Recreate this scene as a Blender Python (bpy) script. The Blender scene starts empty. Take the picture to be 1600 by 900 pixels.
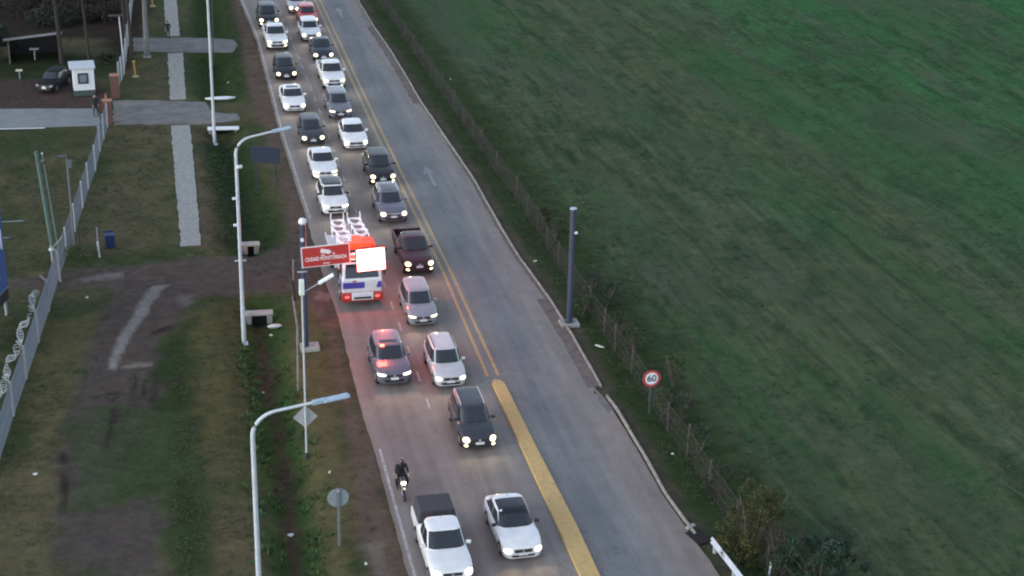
import bpy, bmesh, math, random
import numpy as np
from mathutils import Vector, Matrix, noise as mnoise
from mathutils.bvhtree import BVHTree
R = math.radians
random.seed(7); rng = np.random.default_rng(7)
sc = bpy.context.scene; col = sc.collection

# ------------------------------------------------------------------ camera
F, CH = 2640.0, 39.0                       # focal length in photo pixels, camera height in metres
_Y = Vector((-630, -1150, F)).normalized()          # road direction seen from the camera
_Z = -Vector((-150, 6143, F)).normalized()          # up
_X = _Y.cross(_Z).normalized(); _Y = _Z.cross(_X).normalized()
WC = np.array([[_X[i], _Y[i], _Z[i]] for i in range(3)])   # world -> camera (x right, y down, z forward)
cd = bpy.data.cameras.new('camera'); cam = bpy.data.objects.new('camera', cd); col.objects.link(cam)
cd.sensor_width = 36; cd.lens = F/1600*36; cd.clip_start = 1; cd.clip_end = 6000
right = Vector(WC[0]); down = Vector(WC[1]); fwd = Vector(WC[2])
m = Matrix((right, -down, -fwd)).transposed().to_4x4(); m.translation = (0, 0, CH)
cam.matrix_world = m; sc.camera = cam

# ------------------------------------------------------------------ world, sun, exposure
w = bpy.data.worlds.new('World'); sc.world = w; w.use_nodes = True
nt = w.node_tree; bg = nt.nodes['Background']
sky = nt.nodes.new('ShaderNodeTexSky'); sky.sky_type = 'NISHITA'; sky.sun_disc = False
SE, SR = 16.0, 250.0
sky.sun_elevation = R(SE); sky.sun_rotation = R(SR); sky.air_density = 1.0; sky.dust_density = 1.0; sky.ozone_density = 2.6
hs = nt.nodes.new('ShaderNodeHueSaturation'); hs.inputs['Saturation'].default_value = .55; nt.links.new(sky.outputs[0], hs.inputs['Color']); nt.links.new(hs.outputs[0], bg.inputs[0]); bg.inputs[1].default_value = 0.12
sd = bpy.data.lights.new('sun', 'SUN'); sd.energy = 0.2; sd.angle = R(30); sd.color = (1, .93, .88)
so = bpy.data.objects.new('sun', sd); col.objects.link(so)
so.rotation_euler = (R(90-SE), 0, R(180-SR))
sc.view_settings.view_transform = 'Standard'; sc.view_settings.look = 'None'; sc.view_settings.gamma = 1
sc.view_settings.exposure = 1.75
sc.render.engine = 'CYCLES'
sc.cycles.use_denoising = True; sc.cycles.max_bounces = 5; sc.cycles.filter_width = 2.1
sc.cycles.sample_clamp_indirect = 3.0; sc.cycles.use_light_tree = True

def at(px, py, z=0.0):
    """ground point (on the plane of height z) that stands at a photo pixel"""
    d = WC.T @ np.array([px-800.0, py-450.0, F]); t = (z-CH)/d[2]
    return Vector((d[0]*t, d[1]*t, z))
def mpp(p):                                 # metres per photo pixel at a world point
    return (WC @ np.array([p.x, p.y, p.z-CH]))[2]/F
def height(px, py, topy):                   # height of something vertical from its base pixel to a pixel row
    p = at(px, py)
    lo, hi = 0.0, 30.0
    for _ in range(30):
        mid = (lo+hi)/2; c = WC @ np.array([p.x, p.y, mid-CH]); y = c[1]/c[2]*F+450
        if y > topy: lo = mid
        else: hi = mid
    return lo

# ------------------------------------------------------------------ materials
MATS = {}
def mat(name, color, rough=.6, metal=0, coat=0, var=.12, scale=6, bump=0, emit=None, es=0, spec=.5, attr=None, coord='Object'):
    if name in MATS: return MATS[name]
    mt = bpy.data.materials.new(name); mt.use_nodes = True; t = mt.node_tree; b = t.nodes['Principled BSDF']
    b.inputs['Roughness'].default_value = rough; b.inputs['Metallic'].default_value = metal
    b.inputs['Coat Weight'].default_value = coat; b.inputs['Coat Roughness'].default_value = .08
    b.inputs['Specular IOR Level'].default_value = spec
    tc = t.nodes.new('ShaderNodeTexCoord'); n = t.nodes.new('ShaderNodeTexNoise'); n.inputs['Scale'].default_value = scale
    n.inputs['Detail'].default_value = 5; t.links.new(tc.outputs[coord], n.inputs['Vector'])
    mr = t.nodes.new('ShaderNodeMapRange'); mr.inputs['From Min'].default_value = .25; mr.inputs['From Max'].default_value = .75
    mr.inputs['To Min'].default_value = 1-var; mr.inputs['To Max'].default_value = 1+var
    t.links.new(n.outputs['Fac'], mr.inputs['Value'])
    mx = t.nodes.new('ShaderNodeVectorMath'); mx.operation = 'SCALE'; mx.inputs[0].default_value = color
    if attr:
        a = t.nodes.new('ShaderNodeAttribute'); a.attribute_name = attr; t.links.new(a.outputs['Color'], mx.inputs[0])
    t.links.new(mr.outputs[0], mx.inputs['Scale']); t.links.new(mx.outputs[0], b.inputs['Base Color'])
    if bump:
        bp = t.nodes.new('ShaderNodeBump'); bp.inputs['Strength'].default_value = bump; bp.inputs['Distance'].default_value = .05
        t.links.new(n.outputs['Fac'], bp.inputs['Height']); t.links.new(bp.outputs[0], b.inputs['Normal'])
    if emit:
        b.inputs['Emission Color'].default_value = (*emit, 1); b.inputs['Emission Strength'].default_value = es
    MATS[name] = mt; return mt
def paint(name, c): return mat('paint '+name, c, rough=.32, coat=.6 if sum(c) > .3 else .22, var=.12, scale=2.2, spec=.5 if sum(c) > .3 else .3)
glass = mat('car glass', (.018, .022, .028), rough=.07, var=.1, spec=.8)
black = mat('black plastic', (.018, .018, .02), rough=.55)
rubber = mat('tyre rubber', (.015, .015, .016), rough=.85)
alloy = mat('alloy', (.3, .3, .32), rough=.35, metal=.8)
chrome = mat('bright trim', (.6, .6, .62), rough=.25, metal=.7)
plate_m = mat('plate', (.6, .62, .66), rough=.5)
lampw = mat('lit lamp warm', (.8, .8, .8), emit=(1, .78, .40), es=1.2)
lampc = mat('lit lamp cool', (.8, .8, .8), emit=(1, .93, .75), es=2.5)
lampo = mat('unlit lamp', (.16, .17, .19), rough=.15, coat=1)
galv = mat('galvanised steel', (.5, .54, .58), rough=.45, metal=.25, var=.1)
pole_w = mat('pale pole paint', (.42, .47, .52), rough=.45, var=.1, scale=2)
steelblue = mat('dark blue post paint', (.036, .050, .082), rough=.45, var=.15)
conc = mat('concrete', (.27, .265, .25), rough=.9, var=.25, scale=3, bump=.3)
concw = mat('pale concrete', (.5, .52, .53), rough=.85, var=.2, scale=3)
brick = mat('brick', (.105, .055, .046), rough=.9, var=.35, scale=12, bump=.3)
whitep = mat('white paint', (.62, .66, .7), rough=.6, var=.08)
skin = mat('skin', (.42, .25, .18), rough=.6)
cloth_d = mat('dark cloth', (.015, .016, .02), rough=.9, var=.3, scale=20)
cloth_g = mat('dark green cloth', (.02, .03, .03), rough=.9, var=.3, scale=20)
wood = mat('bark', (.034, .029, .027), rough=.95, var=.4, scale=8, bump=.6)
brownwood = mat('weathered wood', (.11, .09, .075), rough=.9, var=.3, scale=8)

# ------------------------------------------------------------------ mesh helpers
class MB:
    def __init__(s): s.v = []; s.f = []
    def add(s, vs, fs):
        o = len(s.v); s.v += [tuple(v) for v in vs]; s.f += [tuple(i+o for i in f) for f in fs]; return s
    def box(s, c, d, rz=0, M=None, taper=1.0):
        x, y, z = (k/2 for k in d)
        vs = [Vector((sx*x*(taper if sz > 0 else 1), sy*y*(taper if sz > 0 else 1), sz*z)) for sz in (-1, 1) for sy in (-1, 1) for sx in (-1, 1)]
        if rz: vs = [Matrix.Rotation(rz, 3, 'Z') @ v for v in vs]
        if M is not None: vs = [M @ v for v in vs]
        vs = [v+Vector(c) for v in vs]
        return s.add(vs, [(0, 2, 3, 1), (4, 5, 7, 6), (0, 1, 5, 4), (2, 6, 7, 3), (0, 4, 6, 2), (1, 3, 7, 5)])
    def tube(s, pts, r, n=8, r2=None, cap=True):
        pts = [Vector(p) for p in pts]; N = len(pts); rings = []
        for i, p in enumerate(pts):
            d = (pts[min(i+1, N-1)]-pts[max(i-1, 0)]).normalized()
            a = d.cross(Vector((0, 0, 1)) if abs(d.z) < .9 else Vector((1, 0, 0))).normalized(); b = d.cross(a)
            rr = r if r2 is None else r+(r2-r)*i/(N-1)
            rings.append([p+(a*math.cos(t)+b*math.sin(t))*rr for t in (2*math.pi*k/n for k in range(n))])
        vs = [v for q in rings for v in q]; fs = []
        for i in range(N-1):
            for k in range(n): fs.append((i*n+k, i*n+(k+1) % n, (i+1)*n+(k+1) % n, (i+1)*n+k))
        if cap: fs += [tuple(range(n))[::-1], tuple((N-1)*n+k for k in range(n))]
        return s.add(vs, fs)
    def ell(s, c, r, n=12, m_=8, M=None):
        vs = []; fs = []
        for i in range(m_+1):
            ph = math.pi*i/m_
            for k in range(n):
                t = 2*math.pi*k/n; v = Vector((r[0]*math.sin(ph)*math.cos(t), r[1]*math.sin(ph)*math.sin(t), r[2]*math.cos(ph)))
                if M is not None: v = M @ v
                vs.append(v+Vector(c))
        for i in range(m_):
            for k in range(n): fs.append((i*n+k, (i+1)*n+k, (i+1)*n+(k+1) % n, i*n+(k+1) % n))
        return s.add(vs, fs)
    def lathe(s, c, prof, axis='Z', n=20):      # prof: (radius, height) pairs
        vs = []; fs = []; N = len(prof)
        for (r, h) in prof:
            for k in range(n):
                t = 2*math.pi*k/n; a, b = r*math.cos(t), r*math.sin(t)
                v = {'Z': (a, b, h), 'X': (h, a, b), 'Y': (a, h, b)}[axis]; vs.append(Vector(v)+Vector(c))
        for i in range(N-1):
            for k in range(n): fs.append((i*n+k, i*n+(k+1) % n, (i+1)*n+(k+1) % n, (i+1)*n+k))
        fs += [tuple(range(n))[::-1], tuple((N-1)*n+k for k in range(n))]
        return s.add(vs, fs)
    def prism(s, poly, z0, z1):
        n = len(poly); vs = [Vector((p[0], p[1], z0)) for p in poly]+[Vector((p[0], p[1], z1)) for p in poly]
        fs = [tuple(range(n))[::-1], tuple(range(n, 2*n))]+[(i, (i+1) % n, n+(i+1) % n, n+i) for i in range(n)]
        return s.add(vs, fs)
    def build(s, name, m_, parent=None, smooth=False, bevel=0, ang=35):
        me = bpy.data.meshes.new(name); me.from_pydata(s.v, [], s.f)
        bm = bmesh.new(); bm.from_mesh(me); bmesh.ops.recalc_face_normals(bm, faces=bm.faces); bm.to_mesh(me); bm.free()
        if smooth: me.shade_smooth(); me.set_sharp_from_angle(angle=R(ang))
        for q in (m_ if isinstance(m_, (list, tuple)) else [m_]): me.materials.append(q)
        o = bpy.data.objects.new(name, me); col.objects.link(o)
        if parent is not None: o.parent = parent
        if bevel:
            b = o.modifiers.new('bevel', 'BEVEL'); b.width = bevel; b.segments = 2; b.limit_method = 'ANGLE'; b.angle_limit = R(35)
        return o
def tag(o, label=None, cat=None, group=None, kind=None):
    if label: o['label'] = label
    if cat: o['category'] = cat
    if group: o['group'] = group
    if kind: o['kind'] = kind
    return o
def empty(name, loc, rz=0):
    o = bpy.data.objects.new(name, None); col.objects.link(o); o.location = loc; o.rotation_euler = (0, 0, rz); o.empty_display_size = .3
    return o
def copy_tree(o, parent=None):
    c = o.copy(); col.objects.link(c)
    if parent is not None: c.parent = parent
    for ch in list(o.children): copy_tree(ch, c)
    return c

# ------------------------------------------------------------------ numpy noise and polygon distance
def vnoise(x, y, s, seed=0):
    x = x/s; y = y/s; xi = np.floor(x).astype(np.int64); yi = np.floor(y).astype(np.int64); fx = x-xi; fy = y-yi
    def h(a, b):
        n = (a*374761393+b*668265263+seed*1442695041) & 0x7fffffff
        n = ((n ^ (n >> 13))*1274126177) & 0x7fffffff
        return ((n ^ (n >> 16)) & 0xffff)/65535.0
    fx = fx*fx*(3-2*fx); fy = fy*fy*(3-2*fy)
    return (h(xi, yi)*(1-fx)+h(xi+1, yi)*fx)*(1-fy)+(h(xi, yi+1)*(1-fx)+h(xi+1, yi+1)*fx)*fy
def fbm(x, y, s, seed=0, o=4):
    r = 0; a = .5; t = 0
    for i in range(o): r = r+a*vnoise(x, y, s/2**i, seed+i*17); t += a; a *= .55
    return r/t
def seg_dist(X, Y, pts):                     # distance to a polyline
    d = np.full(X.shape, 1e9)
    for (a, b) in zip(pts[:-1], pts[1:]):
        ax, ay = a[0], a[1]; dx, dy = b[0]-ax, b[1]-ay; L2 = dx*dx+dy*dy+1e-9
        t = np.clip(((X-ax)*dx+(Y-ay)*dy)/L2, 0, 1)
        d = np.minimum(d, np.hypot(X-ax-t*dx, Y-ay-t*dy))
    return d
def poly_sd(X, Y, pts):                      # signed distance, negative inside
    d = seg_dist(X, Y, list(pts)+[pts[0]]); ins = np.zeros(X.shape, bool); n = len(pts); j = n-1
    for i in range(n):
        xi, yi, xj, yj = pts[i][0], pts[i][1], pts[j][0], pts[j][1]
        c = ((yi > Y) != (yj > Y)) & (X < (xj-xi)*(Y-yi)/((yj-yi) if abs(yj-yi) > 1e-9 else 1e-9)+xi)
        ins ^= c; j = i
    return np.where(ins, -d, d)
def sstep(a, b, x):
    t = np.clip((x-a)/(b-a), 0, 1); return t*t*(3-2*t)
def W(pts, z=0): return [at(x, y, z) for x, y in pts]
# ------------------------------------------------------------------ key lines of the place, on the ground
EDGE_L = W([(370, -10), (400, 62), (436, 205), (479, 342), (505, 430), (527, 490), (548, 575), (567, 650), (584, 700), (638, 900), (662, 990)])
KERB = W([(551, -10), (582, 42), (610, 82), (657, 162), (700, 225), (737, 280), (782, 360), (805, 398), (855, 467), (894, 530), (936, 605)])
KERB2 = W([(945, 620), (960, 640), (997, 702), (1036, 772), (1082, 836)])
EDGE_R = KERB[:-1]+W([(930, 605), (928, 616), (948, 626), (997, 705), (1036, 775), (1084, 842), (1128, 905), (1180, 990)])
YL = W([(488, -10), (492, 0), (543, 112), (595, 225), (692, 425), (762, 589)])
YR = W([(496, -10), (500, 0), (552, 112), (605, 225), (704, 425), (779, 588)])
DITCH = W([(325, -20), (334, 90), (350, 215), (362, 250), (385, 330), (398, 385), (404, 470), (412, 560), (428, 640), (448, 740), (462, 860), (474, 990)])
DR1 = W([(208, 57), (375, 60), (380, 84), (206, 84)])
DR2 = W([(-60, 172), (150, 170), (180, 156), (325, 158), (372, 160), (400, 205), (372, 196), (178, 195), (156, 197), (-60, 204)])
DR3 = W([(-60, 445), (20, 440), (90, 425), (200, 412), (300, 402), (400, 402), (440, 380), (490, 340), (530, 480), (515, 500), (470, 455), (330, 460), (300, 470), (262, 520), (240, 600), (226, 650), (200, 700), (100, 700), (120, 640), (140, 560), (180, 470), (200, 448), (90, 448), (-60, 470)])
def gx(X, Y, pts): return seg_dist(X, Y, pts)
def ground_h(X, Y):
    d = gx(X, Y, DITCH)
    h = -0.85*np.exp(-(d/1.15)**2)
    blk = np.minimum(np.minimum(poly_sd(X, Y, DR1), poly_sd(X, Y, DR2)), poly_sd(X, Y, DR3))
    h = h*sstep(.0, 1.3, blk)
    # right-hand verge falls slightly away, field gently uneven
    kx = np.interp(Y, [p.y for p in EDGE_R][::-1], [p.x for p in EDGE_R][::-1])
    r = sstep(.3, 3, X-kx)
    h = h + r*(-.18+.16*(fbm(X, Y, 9, 5)-.5)+.06*(fbm(X, Y, 1.3, 9)-.5))
    inroad = np.maximum(0, -poly_sd(X, Y, EDGE_L+EDGE_R[::-1]))
    ex = np.interp(Y, [p.y for p in EDGE_L][::-1], [p.x for p in EDGE_L][::-1])
    l = sstep(.6, 4, ex-X)*sstep(.2, 1.5, blk)
    h = h + l*.10*(fbm(X, Y, 2.2, 3)-.5)
    path = gx(X, Y, W([(264, -10), (273, 80), (278, 156), (283, 195), (297, 386)]))
    h = np.where(path < 1.3, h*sstep(.6, 1.3, path), h)
    return h-.012
def hz(x, y): return float(ground_h(np.array([x]), np.array([y]))[0])

def axis_pts(segs):
    r = []
    for a, b, s in segs: r += list(np.arange(a, b, s))
    return np.array(r+[segs[-1][1]])
gxs = axis_pts([(-400, -60, 40), (-60, -16, 4), (-16, 10, .2), (10, 20, .8), (20, 34, .3), (34, 100, .6), (100, 500, 30)])
gys = axis_pts([(-600, 0, 100), (0, 48, 6), (48, 100, .3), (100, 175, .5), (175, 900, 25)])
GX, GY = np.meshgrid(gxs, gys); GH = ground_h(GX, GY)
n1 = fbm(GX, GY, 1.6, 21); n2 = fbm(GX, GY, 6, 22); n3 = fbm(GX, GY, .7, 23)
jit = (n1-.5)*1.6+(n3-.5)*.8
def blend(C, mask, c): return C*(1-mask[..., None])+np.array(c)*mask[..., None]
C = np.zeros(GX.shape+(3,)); C[:] = (.046, .060, .032)
C = blend(C, sstep(.42, .66, n2), (.078, .078, .048))           # dry patches in the mown grass
C = blend(C, sstep(.55, .75, n1)*.6, (.032, .058, .022))
def region(px, c, soft=.5, amp=1.0, k=1.0, grow=0.0):
    global C
    sd_ = poly_sd(GX, GY, W(px))+jit*amp-grow
    C = blend(C, (1-sstep(-soft, soft, sd_))*k, c)
def band(px, width, c, soft=.5, amp=1.0, k=1.0):
    global C
    sd_ = gx(GX, GY, W(px))-width+jit*amp
    C = blend(C, (1-sstep(-soft, soft, sd_))*k, c)
# right: verge and field
kx = np.interp(GY, [p.y for p in EDGE_R][::-1], [p.x for p in EDGE_R][::-1])
field = sstep(4.0, 6.5, GX-kx+jit*.6)
verge = sstep(.1, .6, GX-kx)
C = blend(C, verge, (.030, .052, .022))
C = blend(C, verge*(1-sstep(.3, 1.2, GX-kx+jit*.5)), (.075, .065, .055))
fx = GX-kx-5
# rows of the pasture run almost along the road
u = GX*math.cos(R(-5.4))-GY*math.sin(R(-5.4)); v_ = GX*math.sin(R(-5.4))+GY*math.cos(R(-5.4))
u = GX+GY*.094; v_ = GY
st = fbm(u*1.0, v_*.12, 1.5, 31, 5); st2 = fbm(u, v_*.22, 7, 37, 4); st3 = fbm(u, v_*.25, .8, 41, 3)
Fc = np.zeros_like(C); Fc[:] = (.040, .080, .040)
green = sstep(12, 46, fx+(st2-.5)*34+(GY-100)*.10)
Fc = blend(Fc, 1-green, (.072, .084, .052))
Fc = blend(Fc, green*.9, (.034, .112, .042))
Fc = blend(Fc, sstep(.50, .75, st2)*(1-green*.6), (.064, .076, .054))
Fc = blend(Fc, sstep(.52, .66, st)*.6, (.075, .092, .066))
Fc = blend(Fc, sstep(.54, .70, 1-st3)*.6, (.020, .046, .024))
C = C*(1-field[..., None])+Fc*field[..., None]
# left
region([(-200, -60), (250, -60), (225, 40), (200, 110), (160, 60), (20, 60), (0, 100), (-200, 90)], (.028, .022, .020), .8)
region([(-100, 118), (60, 112), (150, 120), (168, 160), (150, 172), (-100, 176)], (.062, .048, .048), .5, .4)
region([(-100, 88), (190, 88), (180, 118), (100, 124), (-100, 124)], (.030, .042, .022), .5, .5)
region([(345, -20), (372, -20), (402, 62), (440, 205), (484, 342), (510, 430), (535, 560), (575, 700), (645, 900), (560, 905), (548, 760), (530, 640), (508, 520), (470, 455), (452, 380), (440, 300), (410, 200), (385, 140), (378, 60)], (.098, .078, .068), .5, .9)
region([(196, 200), (262, 200), (270, 390), (210, 400), (130, 396)], (.092, .088, .056), 1.2, 1.4, .8)
region([(300, 200), (332, 210), (345, 300), (360, 390), (312, 390)], (.095, .080, .058), .6, .8, .9)
band([(352, 225), (385, 330), (398, 385)], 1.9, (.022, .038, .016), .7, .7)
band([(330, -20), (334, 90), (345, 150)], 2.0, (.026, .046, .018), .7, .7)
band([(404, 475), (412, 560), (428, 640), (448, 740), (462, 860), (474, 990)], 1.25, (.030, .070, .020), .5, .9)
band([(404, 475), (412, 560), (428, 640), (448, 740), (462, 860), (474, 990)], .34, (.060, .048, .036), .35, .7)
region([(470, 470), (505, 520), (530, 640), (545, 760), (558, 900), (500, 905), (485, 760), (470, 640), (458, 560)], (.088, .084, .045), .6, .9, .9)
region([(300, 480), (370, 470), (385, 600), (400, 760), (400, 900), (340, 900), (330, 740), (250, 660), (262, 540)], (.080, .082, .036), 1.0, 1.4, .8)
region([(330, 800), (400, 760), (405, 900), (330, 900)], (.105, .090, .058), 1.0, 1.4, .8)
region([(210, 560), (300, 500), (310, 700), (330, 900), (270, 905), (270, 760), (120, 790), (110, 720)], (.024, .042, .018), .7, 1.0, .9)
region([(-40, 760), (95, 660), (90, 905), (-40, 905)], (.110, .100, .062), .8, 1.5, .75)
region([(60, 500), (150, 490), (130, 600), (100, 700), (40, 720)], (.095, .092, .050), .8, 1.5, .8)
# dirt access road and the wet track curving down from it
region([(-60, 445), (20, 438), (90, 425), (200, 412), (300, 402), (400, 402), (440, 380), (490, 340), (530, 480), (515, 500), (470, 455), (330, 460), (300, 470), (262, 520), (245, 600), (228, 660), (180, 750), (110, 800), (92, 740), (110, 660), (136, 560), (175, 480), (185, 452), (90, 448), (-60, 460)], (.072, .064, .062), .5, 1.1)
region([(88, 800), (150, 790), (250, 775), (255, 905), (88, 905)], (.066, .060, .058), .6, 1.5)
region([(238, 446), (262, 446), (240, 472), (226, 498), (206, 522), (192, 552), (180, 578), (167, 577), (176, 548), (190, 515), (210, 490), (222, 462)], (.175, .18, .185), .12, .28)
region([(276, 458), (300, 460), (298, 480), (283, 480)], (.11, .112, .115), .3, .6)
region([(310, 400), (280, 398), (296, 396)], (.17, .17, .17), .2, .3)
region([(120, 436), (190, 425), (190, 434), (130, 440)], (.14, .14, .15), .2, .3)
region([(190, 570), (236, 566), (238, 572), (190, 577)], (.16, .15, .14), .12, .2)
region([(560, 850), (596, 842), (612, 905), (585, 905)], (.13, .12, .11), .2, .4)
region([(500, 455), (520, 462), (512, 470), (492, 466)], (.14, .13, .13), .2, .2)
for k, (x0, x1) in enumerate([(205, 180), (236, 215)]):          # muddy ruts
    band([(x0+8, 590), (x0, 640), (x1-20, 720)], .16, (.035, .030, .030), .15, .3)
band([(94, 735), (104, 770), (98, 800)], .08, (.030, .025, .022), .12, .25)
region([(120, 650), (235, 600), (215, 700), (130, 740)], (.055, .050, .050), .5, 1.2, .6)
C = C*np.where((field > .5)[..., None], np.array((.80, .90, .74)), np.array((.95, .88, .80)))
region([(118, 668), (160, 640), (240, 640), (292, 640), (300, 740), (240, 765), (150, 795), (115, 790), (128, 730)], (.040, .058, .026), .6, 2.2, .7)
for x0, y0, x1, y1, w_ in ((96, 705, 104, 745, .06), (104, 745, 100, 785, .05), (215, 585, 205, 615, .12), (228, 588, 222, 625, .10), (150, 620, 190, 612, .10), (262, 596, 290, 592, .22), (240, 520, 262, 512, .25), (180, 640, 165, 700, .10)):
    band([(x0, y0), (x1, y1)], w_, (.028, .022, .020), .12, .35, .85)
me = bpy.data.meshes.new('ground'); ny, nx = GX.shape
me.vertices.add(nx*ny); me.vertices.foreach_set('co', np.stack([GX, GY, GH], -1).reshape(-1).astype(np.float32))
ii = (np.arange(ny-1)[:, None]*nx+np.arange(nx-1)[None, :]).reshape(-1)
quads = np.stack([ii, ii+1, ii+1+nx, ii+nx], -1)
me.loops.add(quads.size); me.loops.foreach_set('vertex_index', quads.reshape(-1).astype(np.int32))
me.polygons.add(len(quads)); me.polygons.foreach_set('loop_start', np.arange(0, quads.size, 4, dtype=np.int32))
me.polygons.foreach_set('use_smooth', np.ones(len(quads), bool)); me.update(calc_edges=True); me.validate()
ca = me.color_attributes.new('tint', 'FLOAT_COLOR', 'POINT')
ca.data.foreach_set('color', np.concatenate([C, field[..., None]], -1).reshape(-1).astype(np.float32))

def ground_material():
    mt = bpy.data.materials.new('grass and soil'); mt.use_nodes = True; t = mt.node_tree; b = t.nodes['Principled BSDF']; L = t.links.new
    b.inputs['Roughness'].default_value = .95; b.inputs['Specular IOR Level'].default_value = .04
    g = t.nodes.new('ShaderNodeNewGeometry'); a = t.nodes.new('ShaderNodeAttribute'); a.attribute_name = 'tint'
    def noise(scale, vec, det=4, rough=.6):
        n = t.nodes.new('ShaderNodeTexNoise'); n.inputs['Scale'].default_value = scale; n.inputs['Detail'].default_value = det
        n.inputs['Roughness'].default_value = rough; L(vec, n.inputs['Vector']); return n.outputs['Fac']
    def rng_(x, lo, hi, a0=.3, a1=.7):
        r = t.nodes.new('ShaderNodeMapRange'); r.inputs['From Min'].default_value = a0; r.inputs['From Max'].default_value = a1
        r.inputs['To Min'].default_value = lo; r.inputs['To Max'].default_value = hi; L(x, r.inputs['Value']); return r.outputs[0]
    def math_(op, x, y):
        q = t.nodes.new('ShaderNodeMath'); q.operation = op
        for i, s in enumerate((x, y)):
            if isinstance(s, float): q.inputs[i].default_value = s
            else: L(s, q.inputs[i])
        return q.outputs[0]
    mp = t.nodes.new('ShaderNodeMapping'); mp.inputs['Rotation'].default_value = (0, 0, R(-5.4)); mp.inputs['Scale'].default_value = (1, .06, 1)
    L(g.outputs['Position'], mp.inputs['Vector'])
    fine = rng_(noise(2.2, g.outputs['Position'], 6, .7), .78, 1.24)
    clump = rng_(noise(.75, g.outputs['Position'], 4), .84, 1.16)
    rows = rng_(noise(1.9, mp.outputs[0], 6, .7), .70, 1.30)
    one = math_('MULTIPLY', fine, clump)
    rowf = math_('MULTIPLY', one, rows)
    mix = t.nodes.new('ShaderNodeMix'); L(a.outputs['Alpha'], mix.inputs[0]); L(one, mix.inputs[2]); L(rowf, mix.inputs[3])
    sc_ = t.nodes.new('ShaderNodeVectorMath'); sc_.operation = 'SCALE'; L(a.outputs['Color'], sc_.inputs[0]); L(mix.outputs[0], sc_.inputs['Scale'])
    # a few straw coloured and a few fresh green tufts
    m2 = t.nodes.new('ShaderNodeMix'); m2.data_type = 'RGBA'; L(rng_(noise(5, g.outputs['Position'], 3), 0, .22, .58, .7), m2.inputs[0])
    L(sc_.outputs[0], m2.inputs[6]); m2.inputs[7].default_value = (.085, .088, .052, 1)
    def stretched(sx, sy, scale, det=4, rough=.6, rot=-5.4, loc=0):
        q = t.nodes.new('ShaderNodeMapping'); q.vector_type = 'POINT'; q.inputs['Rotation'].default_value = (0, 0, R(-rot)); q.inputs['Scale'].default_value = (sx, sy, 1); q.inputs['Location'].default_value = (loc, loc, 0)
        r0 = t.nodes.new('ShaderNodeMapping'); r0.inputs['Rotation'].default_value = (0, 0, R(rot)); L(g.outputs['Position'], r0.inputs['Vector']); q.inputs['Rotation'].default_value = (0, 0, 0); L(r0.outputs[0], q.inputs['Vector'])
        return noise(scale, q.outputs[0], det, rough)
    fld = a.outputs['Alpha']
    def over(base, fac, colr):
        m = t.nodes.new('ShaderNodeMix'); m.data_type = 'RGBA'; L(fac, m.inputs[0]); L(base, m.inputs[6]); m.inputs[7].default_value = (*colr, 1); return m.outputs[2]
    c_ = m2.outputs[2]
    # fresh green sweeps, thin straw rows, dark clumps of coarse grass
    c_ = over(c_, math_('MULTIPLY', fld, rng_(stretched(.10, .022, 1, 4, .55, loc=3), 0, .62, .50, .66)), (.028, .088, .030))
    c_ = over(c_, math_('MULTIPLY', fld, rng_(stretched(.16, .05, 1, 5, .6, loc=11), 0, .55, .50, .68)), (.058, .066, .046))
    c_ = over(c_, math_('MULTIPLY', fld, math_('MULTIPLY', rng_(stretched(2.4, .045, 1, 3, .5), 0, .75, .60, .68), rng_(stretched(.4, .12, 1, 4, .6, loc=5), 0, 1.0, .45, .60))), (.080, .090, .060))
    # tractor rows every few metres
    sx_ = t.nodes.new('ShaderNodeSeparateXYZ'); L(g.outputs['Position'], sx_.inputs[0])
    u_ = math_('ADD', sx_.outputs[0], math_('MULTIPLY', sx_.outputs[1], .094))
    u_ = math_('ADD', math_('MULTIPLY', u_, .31), math_('MULTIPLY', noise(.06, g.outputs['Position'], 2), .9))
    fr_ = math_('ABSOLUTE', math_('SUBTRACT', math_('FRACT', u_, 0.0), .5), 0.0)
    c_ = over(c_, math_('MULTIPLY', fld, math_('MULTIPLY', rng_(fr_, 0, .65, .465, .492), rng_(stretched(.3, .06, 1, 5, .65, loc=9), 0, 1.0, .47, .58))), (.085, .092, .062))
    c_ = over(c_, math_('MULTIPLY', fld, math_('MULTIPLY', rng_(fr_, .5, 0, .02, .08), rng_(stretched(.3, .05, 1, 5, .65, loc=19), 0, 1.0, .45, .60))), (.018, .038, .018))
    cl = math_('MULTIPLY', rng_(stretched(1.1, .8, 1.7, 5, .65, loc=2), 0, .55, .56, .64), rng_(stretched(.12, .07, 1, 4, .6, loc=7), .10, 1.0, .46, .60))
    c_ = over(c_, cl, (.010, .024, .013))
    c_ = over(c_, math_('MULTIPLY', rng_(noise(3.3, g.outputs['Position'], 5, .7), 0, .5, .60, .70), rng_(noise(.35, g.outputs['Position'], 3), 0, 1.0, .45, .6)), (.070, .070, .050))
    L(c_, b.inputs['Base Color'])
    bp = t.nodes.new('ShaderNodeBump'); bp.inputs['Strength'].default_value = .35; bp.inputs['Distance'].default_value = .08
    L(noise(4.0, g.outputs['Position'], 6, .7), bp.inputs['Height']); L(bp.outputs[0], b.inputs['Normal'])
    return mt
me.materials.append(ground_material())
go = bpy.data.objects.new('ground', me); col.objects.link(go); tag(go, kind='structure')

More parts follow.
